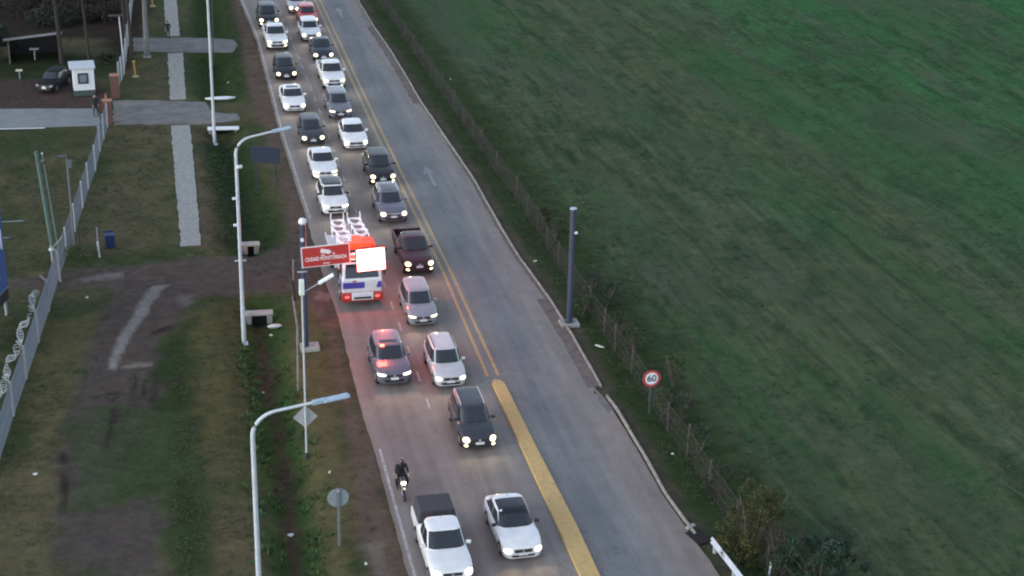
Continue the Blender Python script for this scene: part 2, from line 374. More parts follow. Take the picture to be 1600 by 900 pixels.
# ------------------------------------------------------------------ asphalt
def strip(name, left, right, z, m_, nv=2, step=1.0, attr=None, thick=0, kind='structure', y0=None, y1=None, wob=0):
    ly = [p.y for p in left][::-1]; lx = [p.x for p in left][::-1]; ry = [p.y for p in right][::-1]; rx = [p.x for p in right][::-1]
    y0 = y0 if y0 is not None else max(ly[0], ry[0]); y1 = y1 if y1 is not None else min(ly[-1], ry[-1])
    ys = np.arange(y0, y1+step*.5, step); vs = []; fs = []; cs = []
    for i, y in enumerate(ys):
        a = np.interp(y, ly, lx); b = np.interp(y, ry, rx)
        if wob: a += wob*(mnoise.noise(Vector((y*.9, 1, 0)))+.6*mnoise.noise(Vector((y*3, 2, 0)))); b += wob*(mnoise.noise(Vector((y*.9, 5, 0)))+.6*mnoise.noise(Vector((y*3, 7, 0))))
        for k in range(nv+1):
            t = k/nv; vs.append((a+(b-a)*t, y, z)); 
            if attr: cs.append(attr(a+(b-a)*t, y, t, a, b))
    n = nv+1
    for i in range(len(ys)-1):
        for k in range(nv): fs.append((i*n+k, i*n+k+1, (i+1)*n+k+1, (i+1)*n+k))
    if thick:
        N = len(vs); vs += [(x, y, z-thick) for x, y, _ in vs]
        for i in range(len(ys)-1):
            fs.append((i*n, (i+1)*n, N+(i+1)*n, N+i*n)); fs.append((i*n+nv, N+i*n+nv, N+(i+1)*n+nv, (i+1)*n+nv))
        fs.append(tuple(range(nv+1))+tuple(N+k for k in range(nv, -1, -1)))
        q = (len(ys)-1)*n; fs.append(tuple(q+k for k in range(nv, -1, -1))+tuple(N+q+k for k in range(nv+1)))
        cs = cs*2
    me = bpy.data.meshes.new(name); me.from_pydata(vs, [], fs); me.materials.append(m_)
    if attr:
        c_ = me.color_attributes.new('tint', 'FLOAT_COLOR', 'POINT'); c_.data.foreach_set('color', np.array([(*c, 1) for c in cs], np.float32).reshape(-1))
    o = bpy.data.objects.new(name, me); col.objects.link(o)
    if kind: o['kind'] = kind
    return o
XY_ = lambda y: np.interp(y, [p.y for p in YL][::-1], [p.x for p in YL][::-1]) if y > YL[-1].y else 15.9+0*y
def asphalt_tint(x, y, t, a, b):
    xm = XY_(y); dust = np.array((.200, .165, .150)); base = np.array((.190, .182, .172)); blue = np.array((.13, .14, .15))
    if x > xm:
        s = (x-xm)/(b-xm)
        c = base*.97; c = c+(np.array((.138, .148, .152))-c)*math.exp(-((s-.42)/.2)**2)
        e = max(0, 1-(b-x)/(.9 if y > 72 else 1.9))+.35*math.exp(-((s-.78)/.07)**2)
    else:
        s = (x-a)/(xm-a); c = base+(dust-base)*.6
        for q in (.14, .38, .64, .87): c = c*(1-.20*math.exp(-((s-q)/.05)**2))
        for q in (.26, .75): c = c*(1-.20*math.exp(-((s-q)/.04)**2))
        e = max(0, 1-(x-a)/.55)
    e += .5*(vn(x, y)-.5)*min(1, max(0, 1-(min(b-x, x-a))/1.6))
    return c+(dust*.95-c)*min(1, max(0, e))
def vn(x, y): return mnoise.noise(Vector((x*.8, y*.25, 0)))*.5+.5
def asphalt_material():
    mt = mat('asphalt', (1, 1, 1), rough=.78, var=.10, scale=1.1, attr='tint', bump=.0, coord='Object', spec=.35)
    t = mt.node_tree; b = t.nodes['Principled BSDF']; src = b.inputs['Base Color'].links[0].from_socket
    tc = t.nodes.new('ShaderNodeTexCoord'); mp = t.nodes.new('ShaderNodeMapping'); mp.inputs['Scale'].default_value = (1.6, .10, 1)
    t.links.new(tc.outputs['Object'], mp.inputs['Vector']); n = t.nodes.new('ShaderNodeTexNoise'); n.inputs['Scale'].default_value = 1.2; n.inputs['Detail'].default_value = 5
    t.links.new(mp.outputs[0], n.inputs['Vector'])
    n2 = t.nodes.new('ShaderNodeTexNoise'); n2.inputs['Scale'].default_value = 9; n2.inputs['Detail'].default_value = 6; n2.inputs['Roughness'].default_value = .8
    t.links.new(tc.outputs['Object'], n2.inputs['Vector'])
    ad = t.nodes.new('ShaderNodeMath'); t.links.new(n.outputs[0], ad.inputs[0]); t.links.new(n2.outputs[0], ad.inputs[1])
    mr = t.nodes.new('ShaderNodeMapRange'); mr.inputs['From Min'].default_value = .7; mr.inputs['From Max'].default_value = 1.3; mr.inputs['To Min'].default_value = .76; mr.inputs['To Max'].default_value = 1.2
    t.links.new(ad.outputs[0], mr.inputs[0]); s = t.nodes.new('ShaderNodeVectorMath'); s.operation = 'SCALE'; t.links.new(src, s.inputs[0]); t.links.new(mr.outputs[0], s.inputs['Scale'])
    # narrow tar-sealed cracks
    v = t.nodes.new('ShaderNodeTexVoronoi'); v.feature = 'DISTANCE_TO_EDGE'; v.inputs['Scale'].default_value = .22
    mp2 = t.nodes.new('ShaderNodeMapping'); mp2.inputs['Scale'].default_value = (1, .45, 1); n3 = t.nodes.new('ShaderNodeTexNoise'); n3.inputs['Scale'].default_value = .7; n3.inputs['Detail'].default_value = 5
    t.links.new(tc.outputs['Object'], n3.inputs['Vector']); va = t.nodes.new('ShaderNodeVectorMath'); va.operation = 'MULTIPLY_ADD'; va.inputs[1].default_value = (3, 3, 3)
    t.links.new(n3.outputs['Color'], va.inputs[0]); t.links.new(tc.outputs['Object'], va.inputs[2]); t.links.new(va.outputs[0], mp2.inputs['Vector']); t.links.new(mp2.outputs[0], v.inputs['Vector'])
    r2 = t.nodes.new('ShaderNodeMapRange'); r2.inputs['From Min'].default_value = 0; r2.inputs['From Max'].default_value = .007; r2.inputs['To Min'].default_value = .78; r2.inputs['To Max'].default_value = 1
    t.links.new(v.outputs['Distance'], r2.inputs[0]); s2 = t.nodes.new('ShaderNodeVectorMath'); s2.operation = 'SCALE'; t.links.new(s.outputs[0], s2.inputs[0]); t.links.new(r2.outputs[0], s2.inputs['Scale'])
    t.links.new(s2.outputs[0], b.inputs['Base Color']); return mt
asph = asphalt_material()
strip('road', EDGE_L, EDGE_R, .03, asph, nv=44, step=.6, attr=asphalt_tint, thick=.1, wob=.07)
for nm, ex in (('road', 320),):
    pass
far = [EDGE_L[0], EDGE_L[0]+Vector((6, 900, 0))]; farr = [EDGE_R[0], EDGE_R[0]+Vector((6, 900, 0))]
strip('road', far[::-1], farr[::-1], .03, asph, nv=12, step=20, attr=asphalt_tint, y0=EDGE_L[0].y-.2, y1=900)

def worn(name, c, wear):
    mt = mat(name, c, rough=.7, var=.12, scale=5); t = mt.node_tree; b = t.nodes['Principled BSDF']
    tc = t.nodes.new('ShaderNodeTexCoord'); n = t.nodes.new('ShaderNodeTexNoise'); n.inputs['Scale'].default_value = 3.5; n.inputs['Detail'].default_value = 8; n.inputs['Roughness'].default_value = .75
    t.links.new(tc.outputs['Object'], n.inputs[0]); r = t.nodes.new('ShaderNodeMapRange'); r.inputs['From Min'].default_value = wear-.12; r.inputs['From Max'].default_value = wear+.12
    t.links.new(n.outputs[0], r.inputs[0]); mx = t.nodes.new('ShaderNodeMix'); mx.data_type = 'RGBA'; t.links.new(r.outputs[0], mx.inputs[0])
    mx.inputs[6].default_value = (.125, .12, .115, 1); t.links.new(b.inputs['Base Color'].links[0].from_socket, mx.inputs[7]); t.links.new(mx.outputs[2], b.inputs['Base Color']); return mt
white_l = worn('worn white line', (.36, .36, .36), .44); yellow_l = worn('worn yellow line', (.44, .285, .13), .40); arrow_l = worn('faded white arrow', (.24, .25, .26), .45)
def line(name, pts, wd, m_, z=.036, **k):
    return strip(name, [p-Vector((wd/2, 0, 0)) for p in pts], [p+Vector((wd/2, 0, 0)) for p in pts], z, m_, nv=1, step=.8, **k)
line('road_marking', YL, .17, yellow_l); line('road_marking', YR, .17, yellow_l)
off = lambda ps, d: [p+Vector((d, 0, 0)) for p in ps]
line('road_marking', off(EDGE_L[:4], .22), .13, white_l); line('road_marking', off(EDGE_L[8:], .26), .14, white_l)
DASH = W([(425, -10), (460, 74), (499, 172), (541, 290), (608, 465), (654, 589), (672, 640)])
dl = MB(); y = DASH[-1].y; ys_ = [p.y for p in DASH][::-1]; xs_ = [p.x for p in DASH][::-1]
while y < DASH[0].y:
    xa, xb = np.interp(y, ys_, xs_), np.interp(y+1.25, ys_, xs_)
    dl.add([(xa-.06, y, .036), (xa+.06, y, .036), (xb+.06, y+1.25, .036), (xb-.06, y+1.25, .036)], [(0, 1, 2, 3)]); y += 3.1
tag(dl.build('road_marking', white_l), kind='structure')
am = MB()
for (px, py) in ((672, 275), (531, 20)):
    p = at(px, py); L_ = 4.2
    poly = [(-.11, -L_/2), (.11, -L_/2), (.11, .5), (.42, .35), (0, L_/2), (-.42, .35), (-.11, .5)]
    am.add([(p.x+a, p.y+b, .036) for a, b in poly], [(0, 1, 2, 6), (3, 4, 2), (2, 4, 6), (6, 4, 5)])
tag(am.build('road_marking', arrow_l), kind='structure')
# raised yellow median
island = worn('yellow painted kerb', (.46, .31, .12), .34)
IL = W([(769, 603), (813, 700), (899, 889), (950, 1000)]); IR = W([(789, 603), (837, 700), (900, 822), (936, 900), (984, 1000)])
ip = [IL[0]+Vector((.16, .42, 0)), IL[0]]+IL[1:]+IR[::-1]+[IR[0]+Vector((-.16, .42, 0))]
tag(MB().prism([(p.x, p.y) for p in ip], .02, .17).build('median', island, bevel=.03), kind='structure')

# ------------------------------------------------------------------ kerbs
kerb_m = mat('kerb concrete', (.27, .25, .225), rough=.9, var=.3, scale=2.5)
def kerb(pts, wd=.11, h=.12):
    mb = MB(); y1 = pts[0].y; y = pts[-1].y; ys = [p.y for p in pts][::-1]; xs = [p.x for p in pts][::-1]
    while y < y1:
        e = min(y+.98, y1); xa, xb = np.interp(y, ys, xs), np.interp(e, ys, xs); j = random.uniform(-.012, .012); hh = h+random.uniform(-.012, .012)
        c = [(xa+.05+j, y), (xa+.05+wd+j, y), (xb+.05+wd+j, e), (xb+.05+j, e)]; mb.prism(c, -.1, hh); y += 1.0
    return tag(mb.build('kerb', kerb_m, bevel=.012), kind='structure')
kerb(KERB); kerb(KERB2)
dirt_m = mat('gutter dirt', (.115, .095, .085), rough=.95, var=.35, scale=2.0)
def gutter(pts, a, b, wob): return strip('gutter', [p-Vector((a, 0, 0)) for p in pts], [p+Vector((b, 0, 0)) for p in pts], .0345, dirt_m, nv=1, step=.5, wob=wob)
# broken dirty strips at the foot of the kerb
gutter([KERB[8], KERB[9], KERB[10]], .62, .04, .09); gutter(KERB[1:4], .55, .04, .12); gutter(KERB[4:9], .16, .04, .06)

# ------------------------------------------------------------------ paths and driveways
path_m = mat('pale path concrete', (.235, .24, .225), rough=.9, var=.22, scale=2.5, bump=.3)
drive_m = mat('driveway concrete', (.125, .122, .118), rough=.9, var=.35, scale=.9, bump=.2)
drive_l = mat('yard concrete', (.17, .185, .19), rough=.9, var=.18, scale=.8)
def rag(lpx, rpx, m_, name='footpath', z=.03, amp=.11):
    l = W(lpx); r = W(rpx); return strip(name, l, r, z, m_, nv=1, step=.25, thick=.08, wob=amp)
rag([(256, -30), (256, 0), (260, 57)], [(277, -30), (276, 0), (281, 57)], path_m)
rag([(262, 83), (264, 120), (266, 156)], [(286, 83), (288, 120), (291, 156)], path_m)
rag([(267, 196), (273, 270), (283, 385)], [(297, 196), (306, 290), (314, 385)], path_m)
def slab(px, m_, name='driveway', z=.026, t=.1, amp=.25):
    pts = W(px); out = []
    for a, b in zip(pts, pts[1:]+pts[:1]):
        n = max(1, int((b-a).length/.5))
        for i in range(n):
            q = a.lerp(b, i/n); out.append((q.x+amp*mnoise.noise(q*1.3), q.y+amp*mnoise.noise(q*1.3+Vector((9, 9, 9)))))
    return tag(MB().prism(out, z-t, z).build(name, m_), kind='structure')
slab([(208, 59), (335, 60), (365, 62), (373, 72), (362, 82), (300, 82), (208, 80)], drive_m)
slab([(177, 157), (250, 157), (322, 160), (330, 176), (372, 178), (374, 188), (330, 194), (177, 195)], drive_m)
slab([(-150, 171), (150, 170), (156, 180), (156, 196), (70, 199), (-150, 205)], drive_l, amp=.05)
line_m = MB(); a, b = at(-150, 205.5), at(70, 200.5)
line_m.add([a+Vector((0, -.1, .03)), b+Vector((0, -.1, .03)), b+Vector((0, .1, .03)), a+Vector((0, .1, .03))], [(0, 1, 2, 3)])
tag(line_m.build('road_marking', whitep), kind='structure')
slab([(928, 606), (946, 624), (958, 640), (950, 646), (936, 628)], drive_m, 'kerb_ramp', z=.036, amp=.02)
# ------------------------------------------------------------------ cars
def patch(bvh, fn, c4, nu=6, nv=4, off=.012, bulge=0, round_=0):
    """sheet hugging the shell: c4 = four (a,b) corners, fn maps (a,b) to ray origin and direction"""
    mb = MB(); vs = []; ok = True
    for j in range(nv+1):
        v = j/nv
        for i in range(nu+1):
            u = i/nu
            if round_:                       # pull the corners in
                uu, vv = u*2-1, v*2-1; uu, vv = uu*math.sqrt(1-round_*vv*vv/2), vv*math.sqrt(1-round_*uu*uu/2); U, V = (uu+1)/2, (vv+1)/2
            else: U, V = u, v
            a = Vector(c4[0])*(1-U)*(1-V)+Vector(c4[1])*U*(1-V)+Vector(c4[2])*U*V+Vector(c4[3])*(1-U)*V
            o, d = fn(a.x, a.y); hit, n, _, _ = bvh.ray_cast(o, d)
            if hit is None: return None
            if n.dot(d) > 0: n = -n
            vs.append(hit+n*(off+bulge*math.sin(math.pi*u)*math.sin(math.pi*v)))
    fs = [(j*(nu+1)+i, j*(nu+1)+i+1, (j+1)*(nu+1)+i+1, (j+1)*(nu+1)+i) for j in range(nv) for i in range(nu)]
    # give the sheet a rim that runs back into the body
    rim = [i for i in range(nu+1)]+[j*(nu+1)+nu for j in range(1, nv+1)]+[nv*(nu+1)+i for i in range(nu-1, -1, -1)]+[j*(nu+1) for j in range(nv-1, 0, -1)]
    o, d = fn(0, .5); N = len(vs); vs2 = [vs[i]+d*(off+.03) for i in rim]
    fs += [(rim[k], rim[(k+1) % len(rim)], N+(k+1) % len(rim), N+k) for k in range(len(rim))]
    return mb.add(vs+vs2, fs)
front = lambda a, b: (Vector((a, -10, b)), Vector((0, 1, 0)))
back = lambda a, b: (Vector((a, 10, b)), Vector((0, -1, 0)))
topd = lambda a, b: (Vector((a, b, 10)), Vector((0, 0, -1)))
sideR = lambda a, b: (Vector((10, a, b)), Vector((-1, 0, 0)))
sideL = lambda a, b: (Vector((-10, a, b)), Vector((1, 0, 0)))

STY = {  # L, W, H, hood length, windscreen top, roof end, cabin rear base (from the nose), belt z, nose z, sill z
 'hatch':  dict(L=3.95, W=1.72, H=1.50, hl=.98, wt=1.62, re=3.45, rb=3.80, zh=.96, zn=.74, sill=.24, tail=.98),
 'sport':  dict(L=4.25, W=1.78, H=1.46, hl=1.12, wt=1.92, re=3.35, rb=4.02, zh=.95, zn=.72, sill=.22, tail=1.0),
 'sedan':  dict(L=4.45, W=1.76, H=1.47, hl=1.12, wt=1.90, re=3.10, rb=3.80, zh=.95, zn=.72, sill=.23, tail=1.02),
 'wagon':  dict(L=4.20, W=1.68, H=1.60, hl=.98, wt=1.62, re=3.75, rb=4.05, zh=.99, zn=.78, sill=.25, tail=1.0),
 'suv':    dict(L=4.40, W=1.82, H=1.66, hl=1.12, wt=1.80, re=3.85, rb=4.22, zh=1.08, zn=.88, sill=.32, tail=1.12),
 'pickup': dict(L=5.25, W=1.84, H=1.78, hl=1.32, wt=2.02, re=3.20, rb=3.55, zh=1.16, zn=.98, sill=.38, tail=1.14),
}
def make_car(name, style, colour, px, yaw=0, roof=None, rails=False, sunroof=None, lamps=lampw, lampsh='round', fogs=False, canopy=False, lit=True, plate=True, redglow=False, scale=1.0,
             label='', cat='car', clad=False, grille='dark', drl=False, beam=9.0, red_glint=False):
    p = dict(STY[style]); hl_ = p['L']/2; Wd, H = p['W'], p['H']; pick = style == 'pickup'
    g = at(*px, .30); y = R(yaw)
    root = empty(name, (g.x-math.sin(y)*hl_*scale, g.y+math.cos(y)*hl_*scale, .03), y); root.scale = (scale,)*3
    tag(root, label, cat)
    yb0 = -hl_+p['hl']; yt0 = -hl_+p['wt']; yt1 = -hl_+p['re']; yb1 = -hl_+p['rb']
    wf, wr = -hl_+.84, hl_-(.86 if not pick else 1.15); ra = .37 if style not in ('suv', 'pickup') else .43
    ycab = yb1+.06 if pick else hl_
    def hw(yy): return Wd/2*max(0, 1-abs(yy/hl_)**8)**(1/8)
    K = [(-hl_, .52), (-hl_+.03, p['zn']-.12), (-hl_+.10, p['zn']-.03), (-hl_+.22, p['zn']+.02), (-hl_+.6, p['zh']-.08), (yb0+.15, p['zh'])]
    if style == 'sedan': K += [(yb1-.25, p['zh']+.02), (yb1+.1, p['tail']), (hl_-.12, p['tail']-.03), (hl_-.04, p['tail']-.12), (hl_, .6)]
    elif pick: K += [(ycab, p['zh'])]
    else: K += [(yb1, p['tail']), (hl_-.06, p['tail']-.08), (hl_-.02, .8), (hl_, .6)]
    ks = [k[0] for k in K]; kz = [k[1] for k in K]
    def zt(yy): return float(np.interp(yy, ks, kz))
    def zl(yy):
        z = p['sill']; 
        for wy in (wf, wr):
            d = abs(yy-wy)
            if d < ra: z = max(z, ra*.86+math.sqrt(ra*ra-d*d)-.05)
        return z
    e = [0.006, .02, .045, .08, .13, .2, .28]
    st = sorted(set([-hl_+k for k in e]+[wf+ra*math.sin(t) for t in np.linspace(-1.57, 1.57, 11)]+list(np.arange(-hl_+.35, ycab-.1, .13))+([hl_-k for k in e]+[wr+ra*math.sin(t) for t in np.linspace(-1.57, 1.57, 11)] if not pick else [ycab])))
    st = [s for s in st if s <= ycab+1e-6]
    mb = MB(); rings = []
    for s in st:
        w_ = hw(s); a, b = zl(s), zt(s); a = min(a, b-.12); d = b-a
        prof = [(.90, a), (.975, a+.12*d), (1.0, a+.45*d), (.992, a+.72*d), (.965, a+.88*d), (.90, a+.965*d), (.80, b), (.45, b+.02), (0, b+.028)]
        rings.append([(x*w_, s, z) for x, z in prof]+[(-x*w_, s, z) for x, z in prof[-2::-1]])
    n = len(rings[0]); vs = [v for r in rings for v in r]; fs = []
    for i in range(len(rings)-1):
        for k in range(n-1): fs.append((i*n+k, i*n+k+1, (i+1)*n+k+1, (i+1)*n+k))
    fs += [tuple(range(n)), tuple((len(rings)-1)*n+k for k in range(n))[::-1]]
    mb.add(vs, fs)
    # greenhouse: rounded-rectangle rings from belt to roof
    wb, wtp = Wd/2*.94, Wd/2*.765; z0, zr = p['zh']-.06, H-.07; NS = 72; ex = 2/5.0
    lv = []
    for t in (0, .12, .25, .4, .55, .7, .82, .92, 1.0):
        tt = t; yf = yb0+(yt0-yb0)*tt; yr = yb1+(yt1-yb1)*tt**1.15; ww = wb+(wtp-wb)*tt**1.25
        lv.append(((yf+yr)/2, (yr-yf)/2, ww, z0+(zr-z0)*t))
    yc, ly, ww, _ = lv[-1]
    for s, dz in ((.965, .028), (.90, .045), (.75, .06), (.5, .07), (.25, .075), (0.02, .077)): lv.append((yc, ly*s, ww*s, zr+dz))
    vs = []; fs = []
    for (c, l, w_, z) in lv:
        for k in range(NS):
            t = 2*math.pi*k/NS; cs_, sn = math.cos(t), math.sin(t)
            vs.append((w_*math.copysign(abs(cs_)**ex, cs_), c+l*math.copysign(abs(sn)**ex, sn), z))
    for i in range(len(lv)-1):
        for k in range(NS): fs.append((i*NS+k, i*NS+(k+1) % NS, (i+1)*NS+(k+1) % NS, (i+1)*NS+k))
    fs.append(tuple((len(lv)-1)*NS+k for k in range(NS)))
    mb.add(vs, fs)
    bvh = BVHTree.FromPolygons([Vector(v) for v in mb.v], mb.f)
    mb.build('body', colour, root, smooth=True, ang=38)
    def part(nm, pt, m_, parent=root, smooth=True):
        if pt is None: return None
        return pt.build(nm, m_, parent, smooth=smooth, ang=50)
    # roof in its own colour / glass panels
    if roof: ye = yt1-.04 if style != 'sport' else yt1-.42; part('roof', patch(bvh, topd, [(-wtp*.92, yt0-.10), (wtp*.92, yt0-.10), (wtp*.92, ye), (-wtp*.92, ye)], 8, 8, .016, round_=.05), roof)
    if sunroof:
        a, b = sunroof; part('sunroof', patch(bvh, topd, [(-wtp*.66, yt0+a), (wtp*.66, yt0+a), (wtp*.66, yt0+b), (-wtp*.66, yt0+b)], 6, 4, .012, round_=.08), glass)
    zw0, zw1 = p['zh']+.03, zr-.03
    part('windscreen', patch(bvh, front, [(-wb*.88, zw0), (wb*.88, zw0), (wtp*.93, zw1+.02), (-wtp*.93, zw1+.02)], 10, 7, .012, round_=.05), glass)
    part('rear_window', patch(bvh, back, [(-wb*.78, zw0+.10), (wb*.78, zw0+.10), (wtp*.84, zw1), (-wtp*.84, zw1)], 8, 5, .012, round_=.05), glass)
    mid = yb0+(yb1-yb0)*(.50 if not pick else .58)
    zs0, zs1 = p['zh']+.02, zr-.05
    for fn in (sideR, sideL):
        part('side_window', patch(bvh, fn, [(yb0+.36, zs0), (mid-.03, zs0), (mid-.03, zs1), (yt0+.18, zs1)], 6, 4, .012), glass)
        part('side_window', patch(bvh, fn, [(mid+.03, zs0), (yb1-.30, zs0), (yt1-.14, zs1), (mid+.03, zs1)], 6, 4, .012), glass)
    # door shut lines and handles
    for sx, fn in ((1, sideR), (-1, sideL)):
        for yy, nm in ((yb0+.28, 1), (mid, 1)):
            q = patch(bvh, fn, [(yy, p['sill']+.10), (yy+.02, p['sill']+.10), (yy+.02, p['zh']-.12), (yy, p['zh']-.12)], 1, 4, .004); part('door_gap', q, black)
        for yy in (mid-.14, yb1-.42):
            q = patch(bvh, fn, [(yy-.09, p['zh']-.20), (yy+.09, p['zh']-.20), (yy+.09, p['zh']-.165), (yy-.09, p['zh']-.165)], 2, 1, .02); part('door_handle', q, colour)
        MB().box((sx*(wb+.10), yb0+.42, p['zh']+.09), (.22, .10, .15), M=Matrix.Rotation(R(-10*sx), 3, 'Z')).build('wing_mirror', colour if not roof else black, root, bevel=.03)
        if clad or style in ('suv',):
            part('sill_cladding', patch(bvh, fn, [(wf+ra+.03, p['sill']+.02), (wr-ra-.03, p['sill']+.02), (wr-ra-.03, p['sill']+.17), (wf+ra+.03, p['sill']+.17)], 6, 1, .015), black)
    # front end
    zn = p['zn']; gw = Wd/2*(.42 if grille != 'wide' else .55)
    gz0, gz1 = (zn-.24, zn-.10)
    gm = black
    gr = part('grille', patch(bvh, front, [(-gw, gz0), (gw, gz0), (gw*1.08, gz1), (-gw*1.08, gz1)], 8, 2, .012, round_=.06), gm)
    if gr is not None: part('badge', patch(bvh, front, [(-.055, zn-.21), (.055, zn-.21), (.055, zn-.12), (-.055, zn-.12)], 2, 2, .03, round_=1), chrome, gr)
    if grille == 'chrome': part('grille_bar', patch(bvh, front, [(-gw*1.05, gz1-.03), (gw*1.05, gz1-.03), (gw*1.08, gz1+.01), (-gw*1.08, gz1+.01)], 8, 1, .028), chrome)
    part('air_intake', patch(bvh, front, [(-Wd/2*.52, p['sill']+.06), (Wd/2*.52, p['sill']+.06), (Wd/2*.60, zn-.34), (-Wd/2*.60, zn-.34)], 8, 2, .012, round_=.06), black)
    if plate: part('number_plate', patch(bvh, front, [(-.20, zn-.36), (.20, zn-.36), (.20, zn-.235), (-.20, zn-.235)], 1, 1, .035), plate_m)
    x0, x1 = Wd/2*.56, Wd/2*.91
    for sx in (1, -1):
        if lampsh == 'round': c4 = [(sx*x0, zn-.25), (sx*x1, zn-.25), (sx*x1*.99, zn-.02), (sx*x0*1.0, zn-.02)]
        elif lampsh == 'slim': c4 = [(sx*x0*.86, zn-.15), (sx*x1*1.02, zn-.13), (sx*x1*1.02, zn-.04), (sx*x0*.86, zn-.075)]
        else: c4 = [(sx*x0, zn-.24), (sx*x1, zn-.24), (sx*x1, zn-.05), (sx*x0, zn-.07)]
        q = patch(bvh, front, c4, 6, 4, .015, bulge=.05, round_=.9); h = part('headlight', q, lamps if lit else lampo)
        if fogs: part('fog_lamp', patch(bvh, front, [(sx*(x0+.08), p['sill']+.08), (sx*(x1-.05), p['sill']+.08), (sx*(x1-.05), p['sill']+.20), (sx*(x0+.08), p['sill']+.20)], 4, 4, .02, bulge=.03, round_=1), lamps)
        if drl: part('running_light', patch(bvh, front, [(sx*x0*.9, p['sill']+.10), (sx*x1*.98, p['sill']+.14), (sx*x1*.98, p['sill']+.20), (sx*x0*.9, p['sill']+.155)], 5, 1, .02, bulge=.02), lamps)
        if lit:
            ld = bpy.data.lights.new('headlight_beam', 'SPOT'); ld.energy = beam*1.5; ld.color = (1, .80, .52); ld.spot_size = R(130); ld.spot_blend = 1.0; ld.shadow_soft_size = .08
            lo = bpy.data.objects.new('headlight_beam', ld); col.objects.link(lo); lo.parent = root; lo.location = (sx*Wd/2*.7, -hl_-.12, zn-.05); lo.rotation_euler = (R(-78+180-24), 0, R(180)); lo.rotation_euler = Vector((0, -1, -.22)).to_track_quat('-Z', 'Y').to_euler()
        part('tail_light', patch(bvh, back, [(sx*Wd/2*.68, .78), (sx*Wd/2*.93, .78), (sx*Wd/2*.90, .93), (sx*Wd/2*.68, .93)], 3, 2, .015), mat('tail lamp', (.25, .01, .01), rough=.2)) if not pick else None
    for side in (-.28, .28):                      # wipers
        a = bvh.ray_cast(Vector((side-.24, -10, zw0+.02)), Vector((0, 1, 0)))[0]; b = bvh.ray_cast(Vector((side+.2, -10, zw0+.045)), Vector((0, 1, 0)))[0]
        if a and b: MB().tube([a+Vector((0, -.03, .01)), b+Vector((0, -.03, .01))], .008, 4).build('wiper', black, root)
    # wheels, underbody
    MB().box((0, 0, p['sill']+.10), (Wd*.80, p['L']*.90, .16)).build('underbody', black, root)
    tr = ra-.065
    for wy in (wf, wr):
        for sx in (1, -1):
            t_ = MB().lathe((0, 0, 0), [(tr*.6, -.105), (tr*.93, -.105), (tr, -.075), (tr, .075), (tr*.93, .105), (tr*.6, .105)], 'X', 24).build('wheel', rubber, root, smooth=True)
            t_.location = (sx*(Wd/2-.115), wy, tr-.0)
            rm = MB().lathe((sx*.095, 0, 0), [(tr*.62, -.01), (tr*.60, .022), (tr*.16, .012), (tr*.10, .02)] if sx > 0 else [(tr*.62, .01), (tr*.60, -.022), (tr*.16, -.012), (tr*.10, -.02)], 'X', 20)
            rm.build('rim', alloy, t_, smooth=True)
    MB().box((0, wf, .55), (Wd*.86, .5, .3)).build('wheel_housing', black, root)
    if not pick: MB().box((0, wr, .55), (Wd*.86, .5, .3)).build('wheel_housing', black, root)
    if rails:
        for sx in (1, -1):
            pts = [Vector((sx*wtp*.86, yy, H-.035+(.055 if 0 < k < 6 else 0.0))) for k, yy in enumerate(np.linspace(yt0+.22, yt1-.12, 7))]
            MB().tube(pts, .022, 6).build('roof_rail', rails, root, smooth=True)
    if redglow: pass
    if red_glint:  # added glowing box stands in for a red reflection on the windscreen
        MB().box((-wtp*.55, yt0-.02, H-.02), (.22, .10, .07)).build('glow_box', mat('red beacon', (.5, .02, .02), emit=(1, .08, .05), es=5), root, bevel=.02)
    MB().tube([(0, yt1-.25, H), (0, yt1-.05, H+.17)], .007, 4).build('aerial', black, root)
    if pick:
        zb = p['tail']; ya = ycab+.03; t_ = .07
        for sx in (1, -1):
            sts = sorted(set(list(np.linspace(ya, hl_-.02, 12))+[wr+ra*math.sin(t) for t in np.linspace(-1.57, 1.57, 11)])); vs = []; fs = []
            for s in sts:
                w_ = Wd/2-.01; a = zl(s)
                vs += [(sx*w_*.93, s, a), (sx*w_, s, a+.45*(zb-a)), (sx*w_*.985, s, zb-.05), (sx*w_*.965, s, zb), (sx*(w_-t_)*.965, s, zb), (sx*(w_-t_)*.965, s, .70)]
            for i in range(len(sts)-1):
                for k in range(6): fs.append((i*6+k, i*6+(k+1) % 6, (i+1)*6+(k+1) % 6, (i+1)*6+k))
            fs += [tuple(range(6)), tuple((len(sts)-1)*6+k for k in range(6))]
            MB().add(vs, fs).build('bed_side', colour, root, smooth=True)
        MB().box((0, hl_-.04, (zb+.45)/2), (Wd*.93, .08, zb-.47)).build('tailgate', colour, root, bevel=.02)
        MB().box((0, (ya+hl_)/2-.05, .72), (Wd*.88, hl_-ya-.1, .06)).build('bed_floor', black, root)
        for sx in (1, -1): MB().box((sx*Wd*.34, wr, .86), (.2, .8, .22)).build('bed_wheel_box', black, root, bevel=.04)
        MB().box((0, ya+.03, .93), (Wd*.88, .05, zb-.70)).build('bed_front', colour, root)
        if canopy:
            q = MB(); w0, w1 = Wd/2*.93, Wd/2*.80; zc = H-.06
            q.add([(-w0, ya, zb+.01), (w0, ya, zb+.01), (w0, hl_-.03, zb+.01), (-w0, hl_-.03, zb+.01), (-w1, ya+.05, zc), (w1, ya+.05, zc), (w1, hl_-.14, zc-.02), (-w1, hl_-.14, zc-.02)],
                  [(0, 3, 2, 1), (4, 5, 6, 7), (0, 1, 5, 4), (1, 2, 6, 5), (2, 3, 7, 6), (3, 0, 4, 7)]).build('canopy', mat('black canvas', (.035, .037, .042), rough=.85, var=.2, scale=3), root, bevel=.05)
        else:
